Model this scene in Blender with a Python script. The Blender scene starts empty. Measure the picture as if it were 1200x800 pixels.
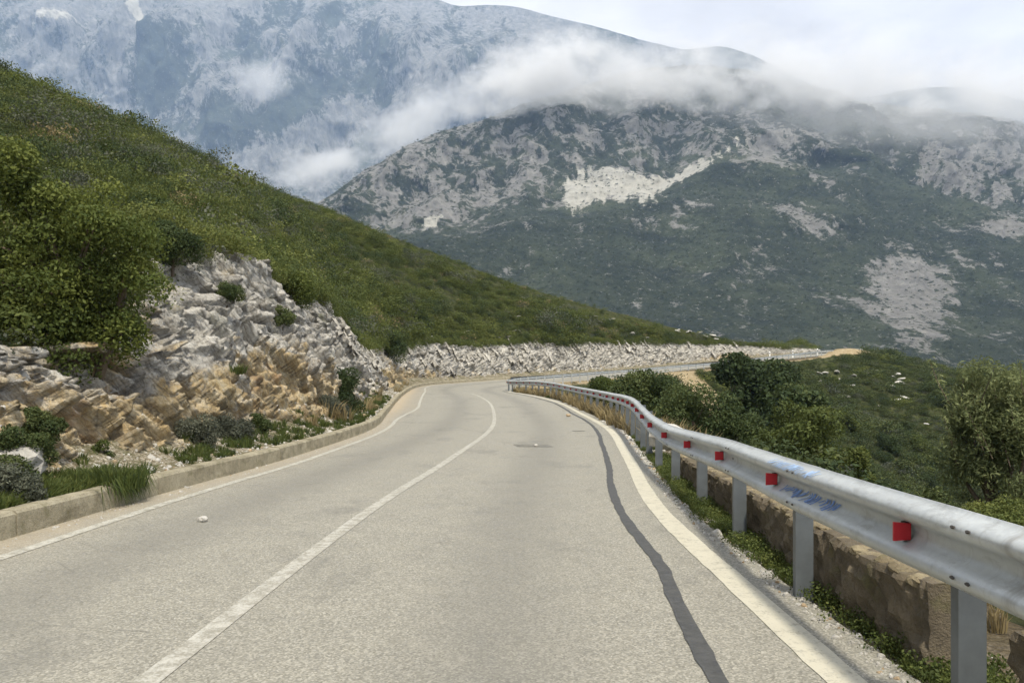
import bpy, math, random
import numpy as np
from mathutils import Vector, Matrix
R = math.radians
rng = np.random.default_rng(7)
random.seed(7)
scene = bpy.context.scene

# ------------------------------------------------------------------ camera
CAM_H, FPX, HORIZON = 1.35, 1000.0, 448.0          # eye height, focal length and eye level on the 1200 px photograph
cd = bpy.data.cameras.new('camera'); cam = bpy.data.objects.new('camera', cd)
scene.collection.objects.link(cam); scene.camera = cam
cam.location = (0, 0, CAM_H); cam.rotation_euler = (R(90), 0, 0)
cd.sensor_width = 36; cd.lens = 36 * FPX / 1200; cd.shift_y = (HORIZON - 400) / 1200
cd.clip_start = 0.1; cd.clip_end = 60000

# ------------------------------------------------------------------ world, sun, exposure
SUN_EL, SUN_AZ = 57, 164          # azimuth clockwise from +Y (straight ahead): from the right, slightly behind
w = bpy.data.worlds.new('World'); scene.world = w; w.use_nodes = True
nt = w.node_tree; nt.nodes.clear()
out = nt.nodes.new('ShaderNodeOutputWorld'); bg = nt.nodes.new('ShaderNodeBackground')
sky = nt.nodes.new('ShaderNodeTexSky'); sky.sky_type = 'NISHITA'; sky.sun_disc = False
sky.sun_elevation = R(SUN_EL); sky.sun_rotation = R(SUN_AZ); sky.air_density = 1.0; sky.dust_density = 1.5
tc = nt.nodes.new('ShaderNodeTexCoord')
mp = nt.nodes.new('ShaderNodeMapping'); mp.inputs['Scale'].default_value = (1.6, 1.6, 4.2)
nz = nt.nodes.new('ShaderNodeTexNoise'); nz.inputs['Scale'].default_value = 1.7; nz.inputs['Detail'].default_value = 9; nz.inputs['Roughness'].default_value = 0.55
cr = nt.nodes.new('ShaderNodeValToRGB'); cr.color_ramp.elements[0].position = 0.12; cr.color_ramp.elements[1].position = 0.30
nz2 = nt.nodes.new('ShaderNodeTexNoise'); nz2.inputs['Scale'].default_value = 3.1; nz2.inputs['Detail'].default_value = 8
cr2 = nt.nodes.new('ShaderNodeValToRGB')
cr2.color_ramp.elements[0].position = 0.33; cr2.color_ramp.elements[0].color = (7.9, 7.5, 7.3, 1)
cr2.color_ramp.elements[1].position = 0.66; cr2.color_ramp.elements[1].color = (11.8, 11.3, 10.8, 1)
mix = nt.nodes.new('ShaderNodeMix'); mix.data_type = 'RGBA'
L = nt.links.new
L(tc.outputs['Generated'], mp.inputs['Vector']); L(mp.outputs[0], nz.inputs['Vector']); L(mp.outputs[0], nz2.inputs['Vector'])
L(nz.outputs['Fac'], cr.inputs['Fac']); L(nz2.outputs['Fac'], cr2.inputs['Fac'])
L(cr.outputs['Color'], mix.inputs['Factor']); L(sky.outputs[0], mix.inputs['A']); L(cr2.outputs['Color'], mix.inputs['B'])
L(mix.outputs['Result'], bg.inputs['Color']); bg.inputs['Strength'].default_value = 0.075
L(bg.outputs[0], out.inputs['Surface'])
sd = bpy.data.lights.new('sun', 'SUN'); sd.energy = 4.2; sd.angle = R(5); sd.color = (1.0, 0.92, 0.78)
so = bpy.data.objects.new('sun', sd); scene.collection.objects.link(so)
sdir = Vector((math.sin(R(SUN_AZ)) * math.cos(R(SUN_EL)), math.cos(R(SUN_AZ)) * math.cos(R(SUN_EL)), math.sin(R(SUN_EL))))
so.rotation_euler = sdir.to_track_quat('Z', 'Y').to_euler(); so.location = sdir * 300
vs = scene.view_settings
vs.view_transform = 'Standard'; vs.look = 'None'; vs.gamma = 1; vs.exposure = 0.62; vs.use_curve_mapping = False
cy = scene.cycles
cy.use_denoising = True; cy.denoiser = 'OPENIMAGEDENOISE'; cy.denoising_prefilter = 'ACCURATE'; cy.denoising_input_passes = 'RGB_ALBEDO_NORMAL'; cy.max_bounces = 8; cy.diffuse_bounces = 3; cy.glossy_bounces = 2; cy.transmission_bounces = 3
cy.volume_bounces = 4; cy.transparent_max_bounces = 8; cy.volume_step_rate = 2.0; cy.volume_max_steps = 256
cy.sample_clamp_indirect = 6

# ------------------------------------------------------------------ numpy noise
_perm = np.random.default_rng(3).permutation(256); PERM = np.concatenate([_perm, _perm, _perm])
_g = np.random.default_rng(4).normal(size=(256, 3)); GRAD = _g / np.linalg.norm(_g, axis=1)[:, None]
def perlin(P):
    P = np.asarray(P, float); i = np.floor(P).astype(int); f = P - i; i &= 255
    u = f * f * f * (f * (f * 6 - 15) + 10); tot = np.zeros(len(P))
    for dx in (0, 1):
        for dy in (0, 1):
            for dz in (0, 1):
                h = PERM[PERM[PERM[(i[:, 0] + dx) & 255] + ((i[:, 1] + dy) & 255)] + ((i[:, 2] + dz) & 255)]
                d = f - (dx, dy, dz)
                wt = np.where(dx, u[:, 0], 1 - u[:, 0]) * np.where(dy, u[:, 1], 1 - u[:, 1]) * np.where(dz, u[:, 2], 1 - u[:, 2])
                tot += wt * np.einsum('ij,ij->i', GRAD[h], d)
    return tot * 1.5
def fbm(P, oct=4, lac=2.0, gain=0.5):
    P = np.asarray(P, float); a, t, n = 1.0, 0.0, 0.0
    for k in range(oct):
        t = t + a * perlin(P * lac ** k + 17.3 * k); n += a; a *= gain
    return t / n
def ridged(P, oct=4, lac=2.0, gain=0.5):
    P = np.asarray(P, float); a, t, n = 1.0, 0.0, 0.0
    for k in range(oct):
        t = t + a * (1 - 2 * np.abs(perlin(P * lac ** k + 11.7 * k))); n += a; a *= gain
    return t / n
def worley(P):
    """distance to the closest two feature points and a random value of the closest cell"""
    P = np.asarray(P, float); i = np.floor(P).astype(int); f1 = np.full(len(P), 9.0); f2 = np.full(len(P), 9.0); val = np.zeros(len(P))
    rnd = np.random.default_rng(9).random((256, 4))
    for dx in (-1, 0, 1):
        for dy in (-1, 0, 1):
            for dz in (-1, 0, 1):
                c = i + (dx, dy, dz)
                h = PERM[PERM[PERM[c[:, 0] & 255] + (c[:, 1] & 255)] + (c[:, 2] & 255)]
                d = np.linalg.norm(c + rnd[h, :3] - P, axis=1)
                n1 = d < f1
                f2 = np.where(n1, f1, np.minimum(f2, d)); val = np.where(n1, rnd[h, 3], val); f1 = np.where(n1, d, f1)
    return f1, f2, val
def facets(P):
    """cells whose faces are tilted flats, as broken rock has: height, distance between the two closest cell centres"""
    P = np.asarray(P, float); i = np.floor(P).astype(int); f1 = np.full(len(P), 9.0); f2 = np.full(len(P), 9.0); val = np.zeros(len(P)); tilt = np.zeros(len(P))
    g = np.random.default_rng(19); rnd = g.random((256, 4)); gr = g.normal(size=(256, 3))
    for dx in (-1, 0, 1):
        for dy in (-1, 0, 1):
            for dz in (-1, 0, 1):
                c = i + (dx, dy, dz); h = PERM[PERM[PERM[c[:, 0] & 255] + (c[:, 1] & 255)] + (c[:, 2] & 255)]
                v = P - c - rnd[h, :3]; d = np.linalg.norm(v, axis=1); n1 = d < f1
                f2 = np.where(n1, f1, np.minimum(f2, d)); val = np.where(n1, rnd[h, 3], val); tilt = np.where(n1, np.einsum('ij,ij->i', gr[h], v), tilt); f1 = np.where(n1, d, f1)
    return val - 0.5 + 0.55 * tilt, f2 - f1
def sstep(a, b, x):
    t = np.clip((x - a) / (b - a), 0, 1); return t * t * (3 - 2 * t)

def spline(xs, ys, q):
    """smooth monotone-ish interpolation (Catmull-Rom on non-uniform knots)"""
    xs = np.asarray(xs, float); ys = np.asarray(ys, float); q = np.asarray(q, float)
    m = np.gradient(ys, xs); i = np.clip(np.searchsorted(xs, q) - 1, 0, len(xs) - 2)
    h = xs[i + 1] - xs[i]; t = np.clip((q - xs[i]) / h, 0, 1)
    return (2*t**3 - 3*t**2 + 1) * ys[i] + (t**3 - 2*t**2 + t) * h * m[i] + (-2*t**3 + 3*t**2) * ys[i+1] + (t**3 - t**2) * h * m[i+1]

# ------------------------------------------------------------------ object helpers
C = scene.collection
def link(o, parent=None):
    C.objects.link(o)
    if parent is not None: o.parent = parent
    return o
def mesh(name, V, F, mat=None, attrs=None, smooth=False):
    me = bpy.data.meshes.new(name)
    V = np.asarray(V, np.float32)
    if isinstance(F, np.ndarray):
        n, k = F.shape
        me.vertices.add(len(V)); me.vertices.foreach_set('co', V.ravel())
        me.loops.add(n * k); me.loops.foreach_set('vertex_index', F.astype(np.int32).ravel())
        me.polygons.add(n); me.polygons.foreach_set('loop_start', np.arange(0, n * k, k, dtype=np.int32))
        me.update(calc_edges=True)
    else:
        me.from_pydata([tuple(map(float, v)) for v in V], [], F); me.update()
    if attrs:
        for an, av in attrs.items():
            a = me.attributes.new(an, 'FLOAT', 'POINT'); a.data.foreach_set('value', np.asarray(av, np.float32).ravel())
    if smooth: me.polygons.foreach_set('use_smooth', np.ones(len(me.polygons), bool))
    if mat: me.materials.append(mat)
    me.validate()
    return me
def obj(name, me, parent=None):
    return link(bpy.data.objects.new(name, me), parent)
def grid_faces(nu, nv):
    a = np.arange(nu * nv).reshape(nu, nv)
    return np.stack([a[:-1, :-1], a[1:, :-1], a[1:, 1:], a[:-1, 1:]], -1).reshape(-1, 4)
def tag(o, label=None, cat=None, group=None, kind=None):
    if label: o['label'] = label
    if cat: o['category'] = cat
    if group: o['group'] = group
    if kind: o['kind'] = kind
    return o
def empty(name, loc=(0, 0, 0)):
    o = bpy.data.objects.new(name, None); o.location = loc; o.empty_display_size = 0.2
    return link(o)
def at(px, py, Z):
    return np.array([(px - 600) / FPX * Z, Z, CAM_H + (HORIZON - py) / FPX * Z])

# ------------------------------------------------------------------ materials
bn = np.array([1.4, 0.4, 1.0]); bn /= np.linalg.norm(bn)            # bedding of the limestone: normal, strike, dip
ba = np.array([0, 1, -0.4]); ba /= np.linalg.norm(ba); bb = np.cross(bn, ba)
BED_EULER = Matrix((bn, ba, bb)).to_euler()
class NM:
    def __init__(s, name):
        s.m = bpy.data.materials.new(name); s.m.use_nodes = True; s.t = s.m.node_tree
        s.b = s.t.nodes['Principled BSDF']; s.out = s.t.nodes['Material Output']
    def n(s, typ, **kw):
        nd = s.t.nodes.new('ShaderNode' + typ)
        for k, v in kw.items():
            if k in nd.inputs.keys(): nd.inputs[k].default_value = v
            else: setattr(nd, k, v)
        return nd
    def l(s, a, b): s.t.links.new(a, b)
    def pos(s):
        g = s.n('NewGeometry'); return g.outputs['Position']
    def noise(s, vec, scale, detail=5, rough=0.55, scl=None):
        if scl is not None:
            mp = s.n('Mapping'); mp.inputs['Scale'].default_value = scl; s.l(vec, mp.inputs['Vector']); vec = mp.outputs[0]
        nd = s.n('TexNoise'); nd.inputs['Scale'].default_value = scale; nd.inputs['Detail'].default_value = detail
        nd.inputs['Roughness'].default_value = rough; s.l(vec, nd.inputs['Vector']); return nd.outputs['Fac']
    def ramp(s, fac, stops):
        r = s.n('ValToRGB'); e = r.color_ramp.elements
        while len(e) < len(stops): e.new(0.5)
        for k, (p, c) in enumerate(stops):
            e[k].position = p; e[k].color = (*c, 1) if len(c) == 3 else c
        s.l(fac, r.inputs['Fac']); return r.outputs['Color']
    def mix(s, fac, a, b, mode='MIX'):
        m = s.n('Mix', data_type='RGBA', blend_type=mode)
        for k, v in (('Factor', fac), ('A', a), ('B', b)):
            if hasattr(v, 'links'): s.l(v, m.inputs[k])
            elif k == 'Factor': m.inputs[k].default_value = v
            else: m.inputs[k].default_value = (*v, 1)
        return m.outputs['Result']
    def attr(s, name):
        a = s.n('Attribute'); a.attribute_name = name; return a.outputs['Fac']
    def math(s, op, a, b=None, clamp=False):
        m = s.n('Math', operation=op, use_clamp=clamp)
        for k, v in enumerate((a, b)):
            if v is None: continue
            if hasattr(v, 'links'): s.l(v, m.inputs[k])
            else: m.inputs[k].default_value = v
        return m.outputs[0]
    def bump(s, h, strength=0.5, dist=0.05):
        b = s.n('Bump'); b.inputs['Strength'].default_value = strength; b.inputs['Distance'].default_value = dist
        s.l(h, b.inputs['Height']); s.l(b.outputs[0], s.b.inputs['Normal']); return b
    def col(s, c):
        if hasattr(c, 'links'): s.l(c, s.b.inputs['Base Color'])
        else: s.b.inputs['Base Color'].default_value = (*c, 1)
    def rough(s, r, spec=0.3):
        if hasattr(r, 'links'): s.l(r, s.b.inputs['Roughness'])
        else: s.b.inputs['Roughness'].default_value = r
        s.b.inputs['Specular IOR Level'].default_value = spec

def mat_asphalt():
    k = NM('asphalt'); p = k.pos()
    big = k.noise(p, 0.35, 5, 0.6, (1, 0.35, 1)); mid = k.noise(p, 2.2, 6, 0.65); agg = k.noise(p, 70, 3, 0.7)
    g2 = k.n('TexVoronoi'); g2.inputs['Scale'].default_value = 95; k.l(p, g2.inputs['Vector'])
    c = k.ramp(big, [(0.3, (0.255, 0.244, 0.198)), (0.7, (0.34, 0.326, 0.264))])
    c = k.mix(0.5, c, k.ramp(mid, [(0.3, (0.19, 0.183, 0.152)), (0.72, (0.385, 0.368, 0.30))]))
    c = k.mix(0.6, c, k.ramp(g2.outputs['Color'], [(0.1, (0.07, 0.068, 0.06)), (0.55, (0.23, 0.222, 0.19)), (0.95, (0.46, 0.44, 0.38))]))
    # worn wheel tracks polished paler, oily strip between them
    tr = k.attr('track'); c = k.mix(tr, c, k.mix(0.5, c, (0.15, 0.146, 0.128)))
    stn = k.ramp(k.noise(p, 0.9, 7, 0.7, (1, 0.45, 1)), [(0.54, (0, 0, 0)), (0.72, (0.7,) * 3)]); c = k.mix(stn, c, (0.13, 0.128, 0.115))
    ck = k.n('TexVoronoi', feature='DISTANCE_TO_EDGE'); ck.inputs['Scale'].default_value = 0.55; wv = k.mix(0.35, p, k.n('TexNoise').outputs['Color']); k.l(p, ck.inputs['Vector'])
    ckm = k.math('MULTIPLY', k.ramp(ck.outputs['Distance'], [(0.0, (1, 1, 1)), (0.006, (0, 0, 0))]), k.ramp(k.noise(p, 0.5, 3, 0.6), [(0.55, (0, 0, 0)), (0.65, (0.6,) * 3)])); c = k.mix(ckm, c, (0.06, 0.058, 0.05))
    st = k.attr('dust'); c = k.mix(k.math('MULTIPLY', st, k.noise(p, 3, 5, 0.7)), c, (0.36, 0.30, 0.21))
    k.col(c); k.rough(k.ramp(mid, [(0.3, (0.62,) * 3), (0.7, (0.8,) * 3)]), 0.35)
    k.bump(k.math('ADD', k.math('MULTIPLY', g2.outputs['Distance'], 0.6), agg), 0.55, 0.006); return k.m
def mat_paint(name, col, wear, base=(0.25, 0.24, 0.20)):
    k = NM(name); p = k.pos()
    n = k.noise(p, 9, 6, 0.75); n2 = k.noise(p, 55, 3, 0.7)
    f = k.math('ADD', k.math('MULTIPLY', n, 0.6), k.math('MULTIPLY', n2, 0.4))
    f = k.ramp(f, [(wear - 0.06, (0, 0, 0)), (wear + 0.07, (1, 1, 1))])
    k.col(k.mix(f, base, k.mix(k.noise(p, 2, 4), col, tuple(x * 0.82 for x in col)))); k.rough(0.75, 0.3)
    k.bump(n2, 0.4, 0.004); return k.m
def mat_seal():
    k = NM('tar_seal'); p = k.pos()
    c = k.ramp(k.noise(p, 14, 5, 0.7), [(0.3, (0.035, 0.036, 0.036)), (0.75, (0.085, 0.085, 0.08))])
    k.col(c); k.rough(0.6, 0.4); k.bump(k.noise(p, 40, 4), 0.5, 0.01); return k.m
def mat_concrete(name, a, b, moss=True):
    k = NM(name); p = k.pos()
    c = k.ramp(k.noise(p, 3.2, 7, 0.7), [(0.3, a), (0.68, b)])
    c = k.mix(k.ramp(k.noise(p, 1.7, 6, 0.7, (1, 1, 3)), [(0.5, (0, 0, 0)), (0.72, (0.75,) * 3)]), c, (0.10, 0.085, 0.05))
    if moss: c = k.mix(k.ramp(k.noise(p, 5.1, 5, 0.7), [(0.55, (0, 0, 0)), (0.75, (0.6,) * 3)]), c, (0.13, 0.13, 0.05))
    c = k.mix(k.ramp(k.noise(p, 60, 3, 0.7), [(0.3, (0.5,) * 3), (0.5, (0, 0, 0))]), c, (0.07, 0.06, 0.045))
    k.col(c); k.rough(0.9, 0.2); k.bump(k.math('ADD', k.noise(p, 12, 6, 0.7), k.noise(p, 80, 3, 0.7)), 0.7, 0.02); return k.m
def mat_rock():
    k = NM('limestone'); p = k.pos()
    mp = k.n('Mapping'); mp.inputs['Rotation'].default_value = BED_EULER; k.l(p, mp.inputs['Vector']); q = mp.outputs[0]    # x across the beds
    n1 = k.noise(q, 0.8, 6, 0.65, (1.6, 0.5, 1.0)); n2 = k.noise(q, 3.2, 7, 0.72, (3.0, 0.6, 1.3)); n3 = k.noise(p, 22, 5, 0.75)
    def cracks(sc, lo, hi):
        m2 = k.n('Mapping'); m2.inputs['Scale'].default_value = sc
        k.l(q, m2.inputs['Vector'])
        v = k.n('TexVoronoi', feature='DISTANCE_TO_EDGE'); v.inputs['Scale'].default_value = 1.0; k.l(m2.outputs[0], v.inputs['Vector'])
        return v.outputs['Distance']
    c1 = cracks((2.6, 0.7, 1.3), 0, 1); c2 = cracks((9.0, 2.0, 4.5), 0, 1)
    grey = k.ramp(n1, [(0.28, (0.38, 0.365, 0.33)), (0.5, (0.55, 0.53, 0.48)), (0.72, (0.70, 0.68, 0.62))])
    grey = k.mix(k.ramp(n2, [(0.36, (0.75,) * 3), (0.5, (0, 0, 0))]), grey, (0.20, 0.19, 0.175))
    och = k.ramp(n2, [(0.28, (0.26, 0.19, 0.105)), (0.44, (0.50, 0.38, 0.205)), (0.56, (0.58, 0.485, 0.32)), (0.72, (0.70, 0.64, 0.51))])
    och = k.mix(k.ramp(k.noise(p, 0.9, 6, 0.65), [(0.55, (0, 0, 0)), (0.70, (0.7,) * 3)]), och, (0.38, 0.22, 0.11))
    f = k.math('ADD', k.attr('ochre'), k.math('MULTIPLY', k.math('SUBTRACT', k.noise(p, 0.8, 7, 0.75), 0.5), 2.6))
    c = k.mix(k.ramp(f, [(0.36, (0, 0, 0)), (0.66, (1, 1, 1))]), grey, och)
    c = k.mix(k.ramp(n3, [(0.32, (0.6,) * 3), (0.45, (0, 0, 0))]), c, (0.11, 0.10, 0.085))
    c = k.mix(k.ramp(c1, [(0.0, (0.45,) * 3), (0.03, (0, 0, 0))]), c, (0.12, 0.105, 0.085))
    c = k.mix(k.ramp(c2, [(0.0, (0.35,) * 3), (0.05, (0, 0, 0))]), c, (0.14, 0.125, 0.10))
    ns = k.noise(q, 2.0, 7, 0.75, (4.2, 0.7, 2.0)); c = k.mix(k.ramp(ns, [(0.36, (0.6,) * 3), (0.47, (0, 0, 0))]), c, (0.13, 0.115, 0.09)); c = k.mix(k.ramp(ns, [(0.56, (0, 0, 0)), (0.7, (0.5,) * 3)]), c, (0.66, 0.64, 0.59))
    c = k.mix(k.attr('crack'), c, (0.085, 0.075, 0.06))
    c = k.mix(k.attr('moss'), c, (0.07, 0.08, 0.035))
    k.col(c); k.rough(0.92, 0.15)
    h = k.math('ADD', k.math('MULTIPLY', k.math('MINIMUM', c1, 0.08), 3.0), k.math('MULTIPLY', k.math('MINIMUM', c2, 0.1), 1.5))
    h = k.math('ADD', h, k.math('ADD', k.math('MULTIPLY', k.math('ADD', n2, ns), 1.3), k.math('MULTIPLY', n3, 0.6)))
    k.bump(h, 0.9, 0.06); return k.m
def mat_stone(name, a, b):
    k = NM(name); p = k.pos(); oi = k.n('ObjectInfo')
    c = k.ramp(k.noise(p, 6, 6, 0.7), [(0.3, a), (0.7, b)])
    c = k.mix(k.math('MULTIPLY', oi.outputs['Random'], 0.35), c, tuple(0.5 * x for x in a))
    k.col(c); k.rough(0.92, 0.2); k.bump(k.noise(p, 22, 6, 0.75), 0.8, 0.03); return k.m
def mat_soil(name='earth'):
    """ground under the scrub: earth, dry grass, bare ochre soil where attribute soil is 1"""
    k = NM(name); p = k.pos()
    c = k.ramp(k.noise(p, 1.3, 7, 0.7), [(0.3, (0.035, 0.042, 0.018)), (0.58, (0.065, 0.072, 0.03)), (0.8, (0.13, 0.12, 0.06))])
    s = k.ramp(k.noise(p, 2.6, 8, 0.75), [(0.25, (0.17, 0.125, 0.07)), (0.5, (0.34, 0.27, 0.16)), (0.75, (0.52, 0.46, 0.33))])
    f = k.math('ADD', k.attr('soil'), k.math('MULTIPLY', k.math('SUBTRACT', k.noise(p, 1.9, 5, 0.7), 0.5), 0.8))
    k.col(k.mix(k.ramp(f, [(0.4, (0, 0, 0)), (0.6, (1, 1, 1))]), c, s)); k.rough(0.95, 0.1)
    k.bump(k.math('ADD', k.noise(p, 3, 6, 0.7), k.noise(p, 25, 4, 0.7)), 0.9, 0.12); return k.m
def mat_verge():
    k = NM('gravel_verge'); p = k.pos()
    v = k.n('TexVoronoi'); v.inputs['Scale'].default_value = 34; k.l(p, v.inputs['Vector'])
    c = k.ramp(v.outputs['Color'], [(0.1, (0.11, 0.09, 0.06)), (0.5, (0.25, 0.215, 0.155)), (0.9, (0.50, 0.46, 0.38))])
    c = k.mix(k.ramp(k.noise(p, 2.4, 6, 0.7), [(0.42, (0, 0, 0)), (0.62, (0.9,) * 3)]), c, (0.085, 0.085, 0.035))
    c = k.mix(k.attr('litter'), c, k.ramp(k.noise(p, 14, 6, 0.75), [(0.3, (0.035, 0.028, 0.018)), (0.55, (0.10, 0.08, 0.05)), (0.75, (0.22, 0.18, 0.12))]))
    k.col(c); k.rough(0.95, 0.1); k.bump(k.math('ADD', v.outputs['Distance'], k.noise(p, 9, 5)), 0.9, 0.03); return k.m
def mat_leaf(name, dark, mid, light, trans=0.25):
    k = NM(name); oi = k.n('ObjectInfo'); p = k.pos()
    f = k.math('ADD', k.math('MULTIPLY', k.attr('tone'), 0.55), k.math('MULTIPLY', oi.outputs['Random'], 0.28))
    f = k.math('ADD', f, k.math('MULTIPLY', k.noise(p, 0.13, 4, 0.65), 0.75))
    f = k.math('SUBTRACT', f, 0.27)
    c = k.ramp(f, [(0.12, dark), (0.5, mid), (0.9, light)])
    k.col(c); k.rough(0.7, 0.25)
    tb = k.n('BsdfTranslucent'); k.l(k.mix(0.5, c, light), tb.inputs['Color'])
    ms = k.n('MixShader'); ms.inputs[0].default_value = trans
    k.l(k.b.outputs[0], ms.inputs[1]); k.l(tb.outputs[0], ms.inputs[2]); k.l(ms.outputs[0], k.out.inputs['Surface']); return k.m
def mat_plain(name, col, rough=0.6, metal=0.0, spec=0.4, var=0.15, scale=8):
    k = NM(name); p = k.pos(); n = k.noise(p, scale, 5, 0.65)
    k.col(k.ramp(n, [(0.3, tuple(x * (1 - var) for x in col)), (0.7, tuple(min(1, x * (1 + var)) for x in col))]))
    k.rough(rough, spec); k.b.inputs['Metallic'].default_value = metal; return k.m
def mat_galv():
    k = NM('galvanised_steel'); p = k.pos()
    n = k.noise(p, 3, 6, 0.65, (1, 0.3, 1)); sp = k.n('TexVoronoi'); sp.inputs['Scale'].default_value = 45; k.l(p, sp.inputs['Vector'])
    c = k.ramp(n, [(0.3, (0.42, 0.445, 0.45)), (0.7, (0.58, 0.61, 0.61))])
    c = k.mix(0.16, c, sp.outputs['Color']) if False else c
    c = k.mix(k.ramp(k.noise(p, 7, 7, 0.75, (1, 0.6, 2.5)), [(0.52, (0, 0, 0)), (0.72, (0.7,) * 3)]), c, (0.24, 0.24, 0.225))
    c = k.mix(k.ramp(sp.outputs['Color'], [(0.2, (0.22,) * 3), (0.8, (0, 0, 0))]), c, (0.27, 0.29, 0.30))
    c = k.mix(k.ramp(k.noise(p, 2.2, 6, 0.7, (1, 3.5, 0.5)), [(0.56, (0, 0, 0)), (0.7, (0.5,) * 3)]), c, (0.20, 0.185, 0.16))
    c = k.mix(k.ramp(k.noise(p, 38, 4, 0.7), [(0.66, (0, 0, 0)), (0.74, (0.6,) * 3)]), c, (0.22, 0.19, 0.15))
    k.col(c); k.b.inputs['Metallic'].default_value = 0.35
    k.rough(k.ramp(sp.outputs['Color'], [(0, (0.42,) * 3), (1, (0.6,) * 3)]), 0.5); k.bump(n, 0.15, 0.01); return k.m
def mat_mountain(name, vd, vl, rd, rl, sc):
    k = NM(name); p = k.pos()
    veg = k.ramp(k.noise(p, 0.035 * sc, 8, 0.8), [(0.34, vd), (0.66, vl)])
    veg = k.mix(k.ramp(k.noise(p, 0.0055 * sc, 6, 0.65), [(0.48, (0, 0, 0)), (0.66, (0.65,) * 3)]), veg, tuple(x * 1.55 for x in vl)); veg = k.mix(k.ramp(k.noise(p, 0.011 * sc, 6, 0.7), [(0.34, (0.7,) * 3), (0.5, (0, 0, 0))]), veg, tuple(0.55 * x for x in vd))
    rock = k.ramp(k.noise(p, 0.05 * sc, 8, 0.72, (1, 1, 0.45)), [(0.25, rd), (0.55, tuple(0.5 * (a + b) for a, b in zip(rd, rl))), (0.75, rl)])
    f = k.math('ADD', k.attr('rock'), k.math('MULTIPLY', k.math('SUBTRACT', k.noise(p, 0.07 * sc, 8, 0.8, (1, 1, 0.6)), 0.5), 1.9))
    c = k.mix(k.ramp(f, [(0.44, (0, 0, 0)), (0.56, (1, 1, 1))]), veg, rock)
    f2 = k.math('ADD', k.attr('scree'), k.math('MULTIPLY', k.math('SUBTRACT', k.noise(p, 0.05 * sc, 7, 0.75), 0.5), 1.0))
    c = k.mix(k.ramp(f2, [(0.46, (0, 0, 0)), (0.6, (1, 1, 1))]), c, k.ramp(k.noise(p, 0.05 * sc, 6, 0.6), [(0.3, (0.40, 0.39, 0.34)), (0.7, (0.58, 0.565, 0.50))]))
    c = k.mix(k.ramp(k.noise(p, 0.13 * sc, 4, 0.8), [(0.61, (0, 0, 0)), (0.67, (0.85,) * 3)]), c, tuple(0.85 * x for x in rl))
    k.col(c); k.rough(0.95, 0.1)
    k.bump(k.math('ADD', k.noise(p, 0.05 * sc, 8, 0.78), k.noise(p, 0.018 * sc, 5, 0.6, (1, 1, 0.4))), 1.0, 14.0 / sc); return k.m

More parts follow.
